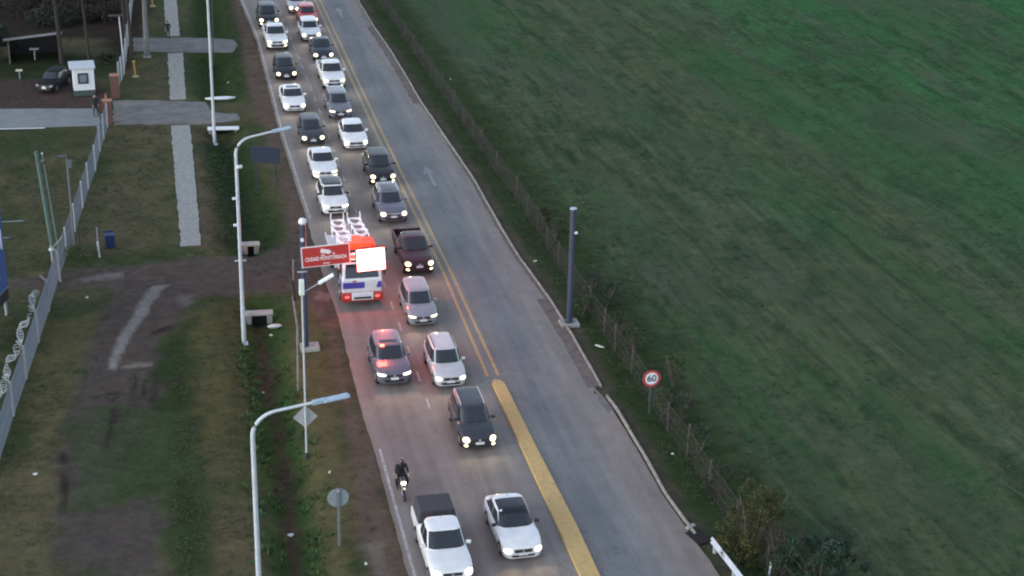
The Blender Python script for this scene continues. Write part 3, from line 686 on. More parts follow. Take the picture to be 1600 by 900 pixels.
            pts = [(-Wd/2*.80, ya+.12, zb), (-Wd/2*.68, ya+.10, H-.12), (Wd/2*.68, ya+.10, H-.12), (Wd/2*.80, ya+.12, zb)]
            MB().tube(pts, .03, 6).build('roll_bar', black if colour != Pw else chrome, root, smooth=True)
    return root
Pw = paint('white', (.66, .67, .68)); Psil = paint('silver', (.40, .42, .45)); Pgr = paint('grey', (.12, .125, .15)); Pdk = paint('graphite', (.035, .038, .048))
Pbk = paint('black', (.014, .015, .019)); Prd = paint('red', (.42, .02, .035)); Pmar = paint('maroon', (.045, .016, .024)); Pbl = paint('dark blue', (.022, .028, .045)); Pvi = paint('violet grey', (.10, .095, .13)); Pst = paint('steel', (.20, .215, .25))
chromerail = mat('silver rail', (.55, .57, .6), rough=.35, metal=.5)
Pgloss = mat('black gloss roof', (.012, .013, .016), rough=.08)
G = 'cars queueing on the road with headlights on'
cars = [
 # left lane, far to near
 ('parked_suv', 'suv', mat('matte black paint', (.010, .011, .013), rough=.6, spec=.2), (69, 142), dict(yaw=-22, scale=.86, lit=False, label='black car parked on the yard beside the white guard booth', cat='car')),  # darker, matte black keeps sky reflection off the parked car
 ('suv', 'suv', Pbk, (421, 40), dict(fogs=True, label='black SUV ahead of the white pickup at the far end of the outer lane', cat='car')),
 ('pickup_truck', 'pickup', Pw, (434, 76), dict(fogs=True, lampsh='tall', label='white pickup between the far black SUV and a black hatchback', cat='pickup')),
 ('hatchback', 'hatch', Pbk, (448, 122), dict(label='black hatchback with round lit headlights behind the white sedan with a sunroof', cat='car')),
 ('sedan', 'sedan', Pw, (461, 172), dict(sunroof=(.15, .6), label='white sedan with a dark sunroof beside the dark grey SUV', cat='car')),
 ('hatchback', 'hatch', Pdk, (490, 223), dict(label='charcoal hatchback beside the white hatchback with a black grille', cat='car')),
 ('sedan', 'sedan', Pw, (509, 277), dict(lampsh='slim', drl=True, label='white sedan with low bumper lights behind the black-roofed white SUV', cat='car')),
 ('suv', 'suv', Pw, (525, 334), dict(roof=Pgloss, lampsh='slim', lamps=lampc, label='white SUV with a black roof right behind the truck load', cat='car', scale=.97)),
 ('suv', 'suv', Pvi, (617, 600), dict(sunroof=(.3, .62), lamps=lampc, lampsh='slim', red_glint=True, label='grey SUV with sunroof and a red light reflection at its windscreen top', cat='car')),
 ('pickup_truck', 'pickup', Pw, (708, 916), dict(canopy=True, lamps=lampc, label='white pickup with a black canvas canopy over the bed', cat='pickup')),
 # inner lane
 ('hatchback', 'hatch', Psil, (466, 18), dict(label='silver car just behind the red car, cut by the top of the photo', cat='car')),
 ('hatchback', 'hatch', Prd, (483, 37), dict(label='red hatchback, the only red car in the queue', cat='car')),
 ('hatchback', 'hatch', Pw, (487, 61), dict(scale=1.02, label='white hatchback directly in front of the red car', cat='car')),
 ('sedan', 'sedan', Pbl, (506, 92), dict(label='dark blue sedan just ahead of the white double cab pickup with open bed', cat='car')),
 ('pickup_truck', 'pickup', Pw, (523, 137), dict(lampsh='tall', label='white double cab pickup with an uncovered bed behind the dark grey SUV', cat='pickup')),
 ('suv', 'wagon', Pgr, (533, 183), dict(lampsh='slim', scale=1.04, label='dark grey SUV with wide headlights in front of the white open pickup', cat='car')),
 ('hatchback', 'sport', Pw, (557, 230), dict(grille='wide', label='white hatchback with a large black grille in front of the dark grey SUV', cat='car')),
 ('suv', 'suv', Pbk, (599, 287), dict(fogs=True, label='black SUV with two lamps on each side behind the violet grey SUV', cat='car')),
 ('suv', 'suv', Pvi, (616, 346), dict(rails=chromerail, sunroof=(.2, 1.35), grille='chrome', label='violet grey SUV with long glass roof and pale lower bumper strip', cat='car')),
 ('pickup_truck', 'pickup', Pmar, (656, 427), dict(fogs=True, label='dark maroon pickup with an open bed beside the glowing display', cat='pickup')),
 ('wagon', 'wagon', Pst, (662, 506), dict(lampsh='slim', label='steel grey compact car behind the silver wagon, its lamps narrow', cat='car')),
 ('wagon', 'wagon', Psil, (705, 602), dict(rails=black, lampsh='tall', label='silver station wagon with dark roof rails beside the grey SUV', cat='car')),
 ('hatchback', 'wagon', Pdk, (750, 699), dict(rails=chromerail, fogs=True, scale=1.03,  label='dark hatchback with bright silver roof rails nearest the yellow median', cat='car')),
 ('hatchback', 'sport', Pw, (818, 870), dict(roof=Pgloss, lamps=lampc, yaw=1, fogs=False, lampsh='tall', label='white hatchback with a black glass roof, nearest car beside the canopied pickup', cat='car')),
]
for nm, stl, pc, px, kw in cars:
    c = make_car(nm, stl, pc, px, **kw)
    if nm != 'parked_suv': c['group'] = G
# ------------------------------------------------------------------ text and small helpers
def onY(px, py, Y):
    d = WC.T @ np.array([px-800.0, py-450.0, F]); t = Y/d[1]; return Vector((d[0]*t, Y, CH+d[2]*t))
def text_obj(name, s, size, m_, parent, loc, rot=(R(90), 0, 0), ext=.004, sx=1.0):
    cu = bpy.data.curves.new(name, 'FONT'); cu.body = s; cu.size = size; cu.align_x = 'CENTER'; cu.align_y = 'CENTER'; cu.extrude = ext; cu.offset = size*.02
    t = bpy.data.objects.new('tmp', cu); col.objects.link(t); bpy.context.view_layer.update()
    me = bpy.data.meshes.new_from_object(t.evaluated_get(bpy.context.evaluated_depsgraph_get())); bpy.data.objects.remove(t)
    me.materials.clear(); me.materials.append(m_)
    o = bpy.data.objects.new(name, me); col.objects.link(o); o.parent = parent; o.location = loc; o.rotation_euler = rot; o.scale = (sx, 1, 1); return o
gz = lambda px, py: (lambda p: Vector((p.x, p.y, hz(p.x, p.y))))(at(px, py))

# ------------------------------------------------------------------ the crane truck under the display
Twh = paint('truck white', (.62, .63, .66)); Tblue = mat('truck blue', (.055, .055, .33), rough=.35, coat=.5); Tred = mat('truck red', (.42, .025, .02), rough=.35, coat=.5)
Tor = mat('crane orange', (.48, .085, .02), rough=.5, var=.15); steel_d = mat('dark steel', (.05, .05, .055), rough=.6)
g = at(567, 471, .35); TL = 8.4
tr = tag(empty('truck', (g.x-.02, g.y+TL/2, .03)), 'white and blue crane truck with red bumper carrying white frames', 'truck')
f = -TL/2
cabm = MB().add([(-1.12, f+.10, .75), (1.12, f+.10, .75), (1.12, f+2.0, .75), (-1.12, f+2.0, .75),
                 (-1.14, f+.02, 1.62), (1.14, f+.02, 1.62), (1.14, f+2.0, 1.62), (-1.14, f+2.0, 1.62),
                 (-1.02, f+.42, 2.62), (1.02, f+.42, 2.62), (1.02, f+1.95, 2.66), (-1.02, f+1.95, 2.66)],
                [(0, 3, 2, 1)]+[(i, (i+1) % 4, 4+(i+1) % 4, 4+i) for i in range(4)]+[(4+i, 4+(i+1) % 4, 8+(i+1) % 4, 8+i) for i in range(4)]+[(8, 9, 10, 11)])
tb = BVHTree.FromPolygons([Vector(v) for v in cabm.v], cabm.f)
cabm.build('cab', Twh, tr, bevel=.09)
def tp(nm, fn, c4, m_, off=.012, par=tr, bulge=0, r_=.05): return patch(tb, fn, c4, 6, 4, off, bulge, r_).build(nm, m_, par, smooth=True, ang=50)
tp('windscreen', front, [(-.96, 1.74), (.96, 1.74), (.88, 2.48), (-.88, 2.48)], glass, .02)
tp('blue_band', front, [(-1.09, 1.12), (.14, 1.12), (.14, 1.50), (-1.09, 1.50)], Tblue, .015, r_=0); tp('blue_band', front, [(.80, 1.12), (1.09, 1.12), (1.09, 1.50), (.90, 1.50)], Tblue, .015, r_=0)
for fn in (sideR, sideL):
    tp('side_window', fn, [(f+.42, 1.72), (f+1.35, 1.72), (f+1.35, 2.38), (f+.62, 2.38)], glass, .015)
    tp('blue_band', fn, [(f+.16, 1.05), (f+1.85, 1.05), (f+1.85, 1.45), (f+.16, 1.45)], Tblue, .012, r_=0)
bp_ = MB().box((0, f+.10, .62), (2.34, .36, .52)).build('bumper', Tred, tr, bevel=.07)
MB().box((0, f-.09, .70), (1.22, .06, .46)).build('grille_plate', whitep, bp_, bevel=.02)
MB().box((0, f-.125, .60), (.98, .03, .13)).build('grille_slot', black, bp_, bevel=.008)
MB().box((0, f-.126, .78), (.44, .02, .12)).build('number_plate', plate_m, bp_)
for sx in (1, -1):
    MB().ell((sx*.86, f-.08, .66), (.17, .05, .10)).build('headlight', mat('truck lamp red glow', (.6, .12, .1), emit=(1, .22, .16), es=.15), tr, smooth=True)
    MB().box((sx*1.30, f+.25, 2.05), (.10, .16, .52)).build('wing_mirror', black, tr, bevel=.03)
    MB().tube([(sx*1.05, f+.3, 2.3), (sx*1.30, f+.25, 2.3)], .018, 5).build('mirror_arm', black, tr)
    MB().box((sx*.98, f+1.0, .72), (.30, 1.1, .12)).build('mudguard', steel_d, tr, bevel=.03)
for k, x in enumerate((-.7, -.2, .25)):
    tp('marker_text', front, [(x*.6-.12, 1.53), (x*.6+.10, 1.53), (x*.6+.10, 1.62), (x*.6-.12, 1.62)], mat('dull red lettering', (.35, .05, .05)), .012, r_=0) if k == 0 else None
MB().box((-.2, f+.95, 2.72), (1.5, .26, .13)).build('beacon_bar', mat('red beacon glow', (.5, .02, .02), emit=(1, .05, .04), es=.8), tr, bevel=.04)
for bx, by, bz, be in ((-.9, f+.7, 3.3, 120), (1.2, f+.9, 3.9, 130), (.2, f+4.4, 3.9, 35)):  # free-hanging red point lamps added to spread red spill around the truck
    ld = bpy.data.lights.new('red_spill_light', 'POINT'); ld.energy = be; ld.color = (1, .10, .06); ld.shadow_soft_size = .15
    lo = bpy.data.objects.new('red_spill_light', ld); col.objects.link(lo); lo.parent = tr; lo.location = (bx, by, bz)
MB().box((0, .5, .82), (.9, TL-1.2, .22)).build('chassis', steel_d, tr)
pl = MB().box((0, f+5.9, 1.10), (2.30, 4.9, .14)).build('platform', Twh, tr, bevel=.02)
for sx in (1, -1): MB().box((sx*1.13, f+5.9, 1.28), (.05, 4.9, .24)).build('side_rail', Twh, tr, bevel=.01)
# folded hydraulic crane
cr = MB(); cr.box((.25, f+2.55, 1.35), (1.5, .7, .6)); cr.box((.1, f+2.6, 2.05), (.55, .5, 1.1)); cr.build('crane_base', Tor, tr, bevel=.05)
cb = MB(); cb.box((.15, f+3.2, 2.35), (.55, .9, 1.15)); cb.box((.10, f+2.6, 2.72), (1.5, .42, .40)); cb.box((.85, f+3.35, 2.30), (.62, 1.3, .75)); cb.box((-.35, f+2.9, 2.2), (.35, .8, .8))
cb.build('crane_boom', Tor, tr, bevel=.04)
MB().tube([(.1, f+2.4, 2.4), (.55, f+3.9, 2.5)], .07, 10).build('crane_ram', mat('ram steel', (.5, .5, .52), rough=.2, metal=.8), tr, smooth=True)
MB().box((-.75, f+2.5, 1.62), (.55, .55, .85)).build('tool_box', Tred, tr, bevel=.04)
for wy in (f+1.15, f+6.2):
    for sx in (1, -1):
        t_ = MB().lathe((0, 0, 0), [(.28, -.15), (.47, -.15), (.50, -.11), (.50, .11), (.47, .15), (.28, .15)], 'X', 28).build('wheel', rubber, tr, smooth=True); t_.location = (sx*(1.16-.15), wy, .50)
        MB().lathe((sx*.13, 0, 0), [(.29, 0), (.26, sx*.03), (.10, sx*.03), (.08, sx*.06)], 'X', 20).build('rim', alloy, t_, smooth=True)
# white frames lying on the platform
fr_m = mat('white powder coat', (.78, .80, .83), rough=.4, var=.05)
def white_frame(prongs):
    root = empty('seat_frame', (0, 0, 0)); b = MB(); n = 28
    ring = [(.37*math.cos(t), .37*math.sin(t), .05*math.cos(2*t)) for t in (2*math.pi*k/n for k in range(n))]
    b.tube(ring+[ring[0], ring[1]], .075, 8, cap=False).build('rim', fr_m, root, smooth=True)
    for sx in (1, -1):
        MB().tube([(sx*.36, -.12, .0), (sx*.43, -.36, .02), (sx*.42, -.46, -.34)], .055, 8, r2=.05).build('arm', fr_m, root, smooth=True)
        if prongs: MB().tube([(sx*.33, .16, .0), (sx*.38, .34, .06), (sx*.40, .42, .20), (sx*.37, .46, .40)], .05, 8, r2=.026).build('leg', fr_m, root, smooth=True)
    return root
plain, pronged = white_frame(False), white_frame(True); used_ = set()
spots = [((535, 372), 'behind the red sign, nearest the cab'), ((534, 363), 'behind the red sign, second from the cab'), ((527, 355), 'behind the red sign, third from the cab'), ((526, 346), 'rearmost behind the red sign, prongs raised'),
         ((562, 360), 'in the row behind the orange crane, nearest the crane'), ((557, 352), 'in the row behind the orange crane, middle one'), ((552, 343), 'rearmost behind the orange crane, prongs raised')]
for i, (q_, lb) in enumerate(spots):
    src = pronged if 'prongs' in lb else plain; o = src if src.name not in used_ else copy_tree(src); used_.add(src.name)
    o.location = at(q_[0]+2, q_[1]+2, 1.75); o.rotation_euler = (R(8), 0, 0)
    tag(o, 'white tubular frame with oval opening, '+lb, 'frame', 'white frames loaded on the crane truck')

# ------------------------------------------------------------------ gantry with cameras; red sign; lit display; the bare twin post
pb = at(478, 545); pz = hz(pb.x, pb.y); GH_ = 7.25
ga = tag(empty('camera_gantry', (pb.x, pb.y, pz)), 'dark blue steel post with white cameras and arm beside the truck', 'gantry')
def octpost(r, h, z0=0): return MB().lathe((0, 0, 0), [(r, z0), (r*.97, h)], 'Z', 8)
octpost(.17, GH_).build('post', steelblue, ga)
MB().box((.22, .05, .08), (1.0, .9, .22)).build('base', conc, ga, bevel=.03)
zs = onY(540, 400, pb.y-.15).z
xe = onY(604, 400, pb.y).x-pb.x
MB().tube([(0, 0, zs+.20), (xe, 0, zs+.20)], .09, 8).build('arm', steelblue, ga); MB().tube([(0, 0, zs-.35), (xe, 0, zs-.35)], .07, 8).build('arm', steelblue, ga)
MB().ell((0, -.05, GH_+.10), (.22, .22, .20)).build('camera', whitep, ga, smooth=True)
MB().box((-.05, -.24, GH_-.85), (.16, .24, .16)).build('camera', whitep, ga, bevel=.03)
MB().box((-.1, -.22, 4.6), (.5, .06, .05)).build('bracket', galv, ga)
def flat_sign(nm, c, rootloc, YY, m_, th=.05):
    P = [onY(x, y, YY)-rootloc for x, y in c]
    return MB().add([p for p in P]+[p+Vector((0, th, 0)) for p in P], [(0, 1, 2, 3), (7, 6, 5, 4), (0, 4, 5, 1), (1, 5, 6, 2), (2, 6, 7, 3), (3, 7, 4, 0)]), P
sy = pb.y-.26; cc = onY(509, 399, sy); sg = tag(empty('sign', cc), 'red landscape sign reading CIUDAD MONITOREADA with a camera symbol', 'sign')
SW, SH = (onY(547, 379, sy)-onY(471, 387, sy)).length, (onY(472, 387, sy)-onY(474, 419, sy)).length
tilt = math.atan2((onY(547, 379, sy)-onY(471, 387, sy)).z, (onY(547, 379, sy)-onY(471, 387, sy)).x)
sg.rotation_euler = (0, -tilt, 0)
red_m = mat('sign red', (.40, .035, .032), rough=.5, var=.08); wl = mat('sign white', (.72, .70, .72), rough=.5, var=.05)
MB().box((0, 0, 0), (SW, .05, SH)).build('border', wl, sg, bevel=.01)
MB().box((0, -.028, 0), (SW-.10, .02, SH-.10)).build('panel', red_m, sg)
let0 = text_obj('lettering', 'CIUDAD MONITOREADA', .29, wl, sg, (0, -.042, -.12*SH), sx=(SW*.86)/(2.98 if True else 1)*0.0+1.0)
let = let0; wd_ = let.dimensions.x or 1; xs_t = [v.co.x for v in let.data.vertices]; k_ = SW*.86/(max(xs_t)-min(xs_t)); let.scale = (k_, 1, 1); let.location.x = -k_*(max(xs_t)+min(xs_t))/2
MB().box((-.12, -.042, -.36*SH), (.07, .01, .07)).box((.06, -.042, -.36*SH), (.22, .01, .045)).build('emblem', wl, sg)
ic = MB(); Mi = Matrix.Rotation(R(14), 3, 'Y')
ic.box((-.02, -.045, .22*SH), (.48, .012, .22), M=Mi); ic.box((.25, -.045, .22*SH-.07), (.06, .012, .13), M=Mi); ic.box((-.16, -.045, .05*SH+.02), (.05, .012, .12)); ic.box((-.16, -.045, .05*SH-.03), (.20, .012, .04)); ic.box((.42, -.045, .06*SH), (.11, .012, .05)); ic.box((.42, -.045, .06*SH+.06), (.05, .012, .05))
ic.build('camera_symbol', wl, sg)
dc = onY(579.5, 405.5, sy-.1); dp = tag(empty('led_display', dc), 'glowing rectangular display hung on the gantry above the truck cab', 'display')
dp.rotation_euler = (0, -tilt, 0)
DW, DH = (onY(601, 388, sy)-onY(558, 388, sy)).length, (onY(580, 389, sy)-onY(580, 422, sy)).length
MB().box((0, .14, 0), (DW+.10, .22, DH+.10)).build('housing', mat('display housing', (.20, .02, .02), rough=.6), dp, bevel=.02)
MB().box((0, 0, 0), (DW, .06, DH)).build('screen', mat('lit screen', (.5, .1, .08), emit=(1, .13, .085), es=18), dp, bevel=.05)
for sx in (1, -1): MB().box((sx*DW*.3, .30, 0), (.08, .12, DH*.8)).build('bracket', steel_d, dp)
b2 = at(889, 507); z2 = hz(b2.x, b2.y); h2 = height(889, 507, 326)
gp = tag(empty('steel_post', (b2.x, b2.y, z2)), 'tall bare dark blue steel post on a concrete block by the field', 'post')
octpost(.165, h2).build('post', steelblue, gp); MB().lathe((0, 0, h2), [(.20, 0), (.20, .04)], 'Z', 8).build('cap', mat('pale cap', (.35, .42, .52), rough=.5), gp)
MB().box((0, 0, .07), (1.05, .85, .24)).build('base', conc, gp, bevel=.03); MB().box((0, 0, .235), (.5, .5, .04)).build('flange', steelblue, gp)
MB().box((.16, -.14, h2-1.35), (.16, .16, .12)).build('camera', whitep, gp, bevel=.02)

# ------------------------------------------------------------------ street lamps
def lamp(base, H_, endpx, label, headlen=1.25, brackets=False, lean=0):
    b = at(*base); z = hz(b.x, b.y); rt = tag(empty('street_lamp', (b.x, b.y, z)), label, 'street lamp', 'curved white street lamps along the verge')
    MB().tube([(0, 0, 0), (0, 0, 2.2)], .125, 14).build('lower_pole', pole_w, rt, smooth=True)
    MB().tube([(0, 0, 2.2), (0, 0, H_-1.1)], .105, 14, r2=.085).build('upper_pole', pole_w, rt, smooth=True)
    e = onY(*endpx, b.y)-Vector((b.x, b.y, z)); pts = []
    x1 = e.x-headlen; z1 = e.z-(e.z-(H_-.16))*headlen/max(.5, e.x-.87)
    for k in range(9):
        t = k/8; a = t*R(80); pts.append(Vector((1.05*(1-math.cos(a)), 0, H_-1.1+.95*math.sin(a)+.0)))
    pts.append(Vector((x1, 0, z1)))
    MB().tube(pts, .085, 12, r2=.055).build('arm', pole_w, rt, smooth=True)
    d = (pts[-1]-pts[-2]).normalized(); M = d.to_track_quat('X', 'Z').to_matrix()
    hd = MB(); hd.box(pts[-1]+d*.20, (.50, .20, .15), M=M); hd.box(pts[-1]+d*(headlen*.62), (headlen*.72, .30, .11), M=M, taper=.8)
    h = hd.build('lamp_head', mat('lamp head blue grey', (.26, .36, .46), rough=.4), rt, bevel=.03)
    MB().box(pts[-1]+d*(headlen*.62)+Vector((0, 0, -.07)), (headlen*.55, .22, .03), M=M).build('lens', lampo, h)
    MB().box((0, 0, .02), (.42, .42, .05)).build('foot_plate', galv, rt)
    if brackets:
        MB().box((.16, -.08, H_-1.75), (.30, .16, .16), rz=.3).build('camera', whitep, rt, bevel=.04)
        for zz in (H_-3.5, H_-5.0): MB().box((-.16, -.05, zz), (.26, .14, .11)).build('bracket', whitep, rt, bevel=.02)
        MB().box((0, 0, 4.9), (.62, .06, .05)).build('bracket', galv, rt)
    return rt
lamp((335, 213), 12.0, (410, -55), 'white street lamp standing by the driveway culvert, its top out of the photo')
lamp((381, 526), height(381, 526, 206)+.3, (457, 198), 'white curved street lamp with small cameras up its pole', 1.0, True)
b3 = max(((x_, y_) for y_ in range(900, 1080) for x_ in (401+(y_-655)*.025,)), key=lambda q: -abs(height(q[0], q[1], 648)-11.3))
lamp(b3, 11.55, (549, 616), 'nearest white curved street lamp, its foot out of the photo', 1.35)

# thin poles beside the gantry
p = at(479, 707); z = hz(p.x, p.y); h = height(479, 707, 428)
tpz = tag(empty('lamp_post', (p.x, p.y, z)), 'thin grey lamp post with a white box and short lamp arm before the gantry', 'lamp post')
MB().tube([(0, 0, 0), (0, 0, h)], .05, 8, r2=.04).build('pole', galv, tpz, smooth=True); MB().tube([(0, 0, 0), (0, 0, .35)], .09, 8).build('sleeve', steel_d, tpz)
MB().box((-.02, -.16, h-.25), (.25, .22, .75), taper=.9).build('control_box', mat('pale green box', (.62, .70, .70), rough=.5), tpz, bevel=.03)
e = onY(521, 429, p.y)-Vector((p.x, p.y, z)); a = Vector((.03, 0, height(479, 707, 447))); s_ = e-(e-a).normalized()*.78
MB().tube([a, s_], .02, 6).build('arm', galv, tpz); dd = (e-s_).normalized()
MB().box((e+s_)/2, (.80, .26, .12), M=dd.to_track_quat('X', 'Z').to_matrix()).build('lamp_head', mat('white lamp head', (.72, .74, .76), rough=.4), tpz, bevel=.04)
dsn = tag(empty('road_sign', (p.x, p.y, z)), 'grey back of a diamond road sign on the thin lamp post', 'road sign')
zc = height(479, 707, 643)-.0; q = MB(); s2 = .58
P = [(0, .09, zc+s2), (s2, .09, zc), (0, .09, zc-s2), (-s2, .09, zc)]; q.add(P+[(x, y+.012, zz) for x, y, zz in P], [(0, 1, 2, 3), (7, 6, 5, 4)]+[(i, (i+1) % 4, 4+(i+1) % 4, 4+i) for i in range(4)])
q.build('sign_plate', mat('sign back grey', (.36, .38, .40), rough=.45, metal=.2), dsn); MB().box((0, .07, zc+.2), (.14, .05, .05)).build('clamp', galv, dsn); MB().box((0, .07, zc-.2), (.14, .05, .05)).build('clamp', galv, dsn)
p = gz(530, 850); h = height(530, 850, 762); rs = tag(empty('road_sign', p), 'grey back of a round road sign on a flat post', 'road sign')
MB().box((0, 0, h/2), (.11, .06, h)).build('post', mat('post grey', (.13, .15, .17), rough=.6), rs); MB().lathe((0, .05, height(530, 850, 776)), [(.455, 0), (.46, .01), (.455, .02)], 'Y', 28).build('sign_plate', mat('sign back blue grey', (.20, .24, .27), rough=.5), rs); MB().box((0, -.01, h-.05), (.10, .08, .10)).build('clamp', galv, rs)
p = gz(401, 292); rs = tag(empty('road_sign', p), 'dark back of a rectangular road sign standing over the ditch', 'road sign')
rr = mat('sign back slate', (.022, .036, .062), rough=.5)
a, b, c, d = [onY(x, y, p.y)-p for x, y in ((391, 228), (438, 231), (438, 256), (391, 252))]
MB().add([a, b, c, d]+[v+Vector((0, .03, 0)) for v in (a, b, c, d)], [(0, 1, 2, 3), (7, 6, 5, 4), (0, 4, 5, 1), (1, 5, 6, 2), (2, 6, 7, 3), (3, 7, 4, 0)]).build('sign_plate', rr, rs)
MB().box((0, .06, b.z/2), (.08, .06, b.z)).build('post', rr, rs); MB().box((1.35, .06, b.z/2), (.08, .06, b.z)).build('post', rr, rs)
p = gz(1015, 644); h = height(1015, 644, 588); sp = tag(empty('speed_sign', p), 'round speed limit sign reading 60 with a red ring', 'road sign')
MB().box((0, .05, h/2), (.09, .06, h)).build('post', mat('post dark', (.05, .06, .07), rough=.7), sp)
MB().lathe((0, 0, h), [(.455, .02), (.46, .01), (.455, 0)], 'Y', 36).build('ring', mat('sign ring red', (.36, .05, .06), rough=.5), sp)
MB().lathe((0, 0, h), [(.33, -.002), (.33, -.01)], 'Y', 36).build('face', mat('sign face', (.66, .68, .72), rough=.45, var=.04), sp)
text_obj('numerals', '60', .50, mat('sign dark ink', (.03, .07, .10), rough=.5), sp, (0, -.016, h))
# leaning wooden pole by the gantry
p = gz(466, 606); wp = tag(empty('wooden_pole', p), 'slim weathered pole with a dark fork at its top beside the gantry', 'pole')
h = height(466, 606, 400); MB().tube([(0, 0, 0), (.05, 0, h*.5), (-.12, 0, h*.72), (-.05, 0, h)], .07, 7, r2=.04).build('pole', mat('lichen wood', (.17, .165, .15), rough=.95, var=.5, scale=3), wp)
MB().tube([(-.05, 0, h*.86), (-.30, 0, h*.93), (-.28, 0, h*.98)], .035, 6).build('fork', wood, wp); MB().tube([(-.06, 0, h*.7), (-.14, 0, h*.85)], .09, 6).build('ivy_stem', wood, wp)

# ------------------------------------------------------------------ culverts
def culvert(px, py, w_, label, rz=0, th=.28, pipes=1, drop=.85, cm=concw):
    p = at(px, py); r = tag(empty('culvert', (p.x, p.y, 0), rz), label, 'culvert', None)
    MB().box((0, .05, .06), (w_, .55, .14)).build('slab', cm, r, bevel=.03)
    for sx in (1, -1): MB().box((sx*(w_/2-.2), .16, -.32), (.30, .30, .62)).build('wing_wall', conc, r, bevel=.03)
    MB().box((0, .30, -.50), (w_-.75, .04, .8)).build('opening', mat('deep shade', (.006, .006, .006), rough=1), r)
    return r
culvert(349, 202, 2.3, 'white concrete culvert slab over a dark opening at the driveway', R(-4), cm=whitep)
culvert(405, 491, 1.55, 'grey concrete culvert head in the ditch by the curved lamp', R(-2), cm=conc)
culvert(392, 383, 1.1, 'small twin block culvert end beside the dirt access road', 0, cm=conc)
p = at(344, 154); MB_ = MB(); MB_.prism([(p.x-1.15, p.y), (p.x-.7, p.y-.22), (p.x+.6, p.y-.25), (p.x+1.2, p.y+.02), (p.x+.5, p.y+.28), (p.x-.6, p.y+.26)], -.02, .10)
tag(MB_.build('culvert_slab', whitep, bevel=.02), 'thin pointed white slab lying at the far side of the driveway', 'slab')
# far culvert mound
p = gz(402, 512); tag(MB().ell((p.x+1.0, p.y+.6, -.25), (.42, .14, .12)).build('pipe_fragment', concw, smooth=True), 'broken pale pipe piece at the culvert mouth', 'pipe')

# ------------------------------------------------------------------ wire fences
def wire_panel(mb, a, b, h, sp=.14, r=.006, z0=.05):
    L_ = (b-a).length; u = (b-a)/L_; n = int((L_+h)/sp)
    for k in range(n):
        s = k*sp
        for dirn in (1, -1):
            s0, s1 = (s-h, s) if dirn > 0 else (s, s-h)
            A = [(s0, 0), (s1, h)]
            t0 = 0 if dirn > 0 else 0
            lo, hi = min(s0, s1), max(s0, s1)
            if hi <= 0 or lo >= L_: continue
            def clip(sv): 
                tt = (sv-s0)/(s1-s0); return Vector((a.x+u.x*sv, a.y+u.y*sv, a.z+(b.z-a.z)*sv/L_+z0+h*tt))
            q0 = clip(min(max(s0, 0), L_)); q1 = clip(min(max(s1, 0), L_))
            side = Vector((-u.y, u.x, 0))*r; up = Vector((0, 0, r*1.2))
            mb.add([q0-up, q0+side, q0+up-side*.5, q1-up, q1+side, q1+up-side*.5], [(0, 1, 4, 3), (1, 2, 5, 4), (2, 0, 3, 5)])
def fence(bases, H_, postm, wirem, label, postr=.05, arm=None, sp=.14, r=.006, square=True, wires=3, maxpost=None):
    ps = [gz(*b) if not isinstance(b, Vector) else b for b in bases]; o = ps[0]
    rt = tag(empty('wire_fence', o), label, 'fence'); m_ = MB()
    for a, b in zip(ps[:-1], ps[1:]): wire_panel(m_, a-o, b-o, H_, sp, r)
    for zz in np.linspace(.05, H_, wires): 
        for a, b in zip(ps[:-1], ps[1:]): m_.tube([a-o+Vector((0, 0, zz)), b-o+Vector((0, 0, zz))], r*1.5, 4)
    m_.build('wire_mesh', wirem, rt)
    for i, p in enumerate(ps):
        q = MB(); hh = H_+.12; v = p-o
        if square: q.box(v+Vector((0, 0, hh/2)), (postr*2, postr*2, hh))
        else: q.tube([v, v+Vector((random.uniform(-.06, .06), random.uniform(-.05, .05), hh+random.uniform(-.15, .2)))], postr, 7)
        if arm: q.tube([v+Vector((0, 0, hh-.02)), v+Vector((arm, 0, hh+.32))], postr*.8, 6)
        q.build('post', postm, rt)
    return rt, ps
wire_l = mat('galvanised wire', (.16, .19, .22), rough=.5, metal=.2); wire_d = mat('rusty wire', (.05, .042, .036), rough=.8)
postc = mat('pale fence post', (.40, .44, .48), rough=.7, var=.12); postg = mat('concrete post', (.24, .26, .28), rough=.85, var=.2)
f1, _ = fence([(168, 199), (162, 217), (156, 237), (149, 267), (138, 296), (129, 325), (117, 362), (104, 400), (91, 437)], 1.75, postc, wire_l, 'wire fence with slim white posts from the gate towards the dirt track', .045, sp=.15, r=.006)
f2, fp = fence([(91, 437), (76, 486), (60, 535), (41, 592), (21, 650), (-3, 725), (-30, 800)], 1.75, postg, wire_l, 'wire fence with angled concrete posts and coiled razor wire', .07, arm=-.30, sp=.13, r=.008)
f3, _ = fence([(186, 133), (190, 125), (194, 116), (197, 95), (200, 72), (204, 40), (208, 0)], 1.8, postc, wire_l, 'wire fence with white posts running on past the brick pillars', .05, sp=.15, r=.006)
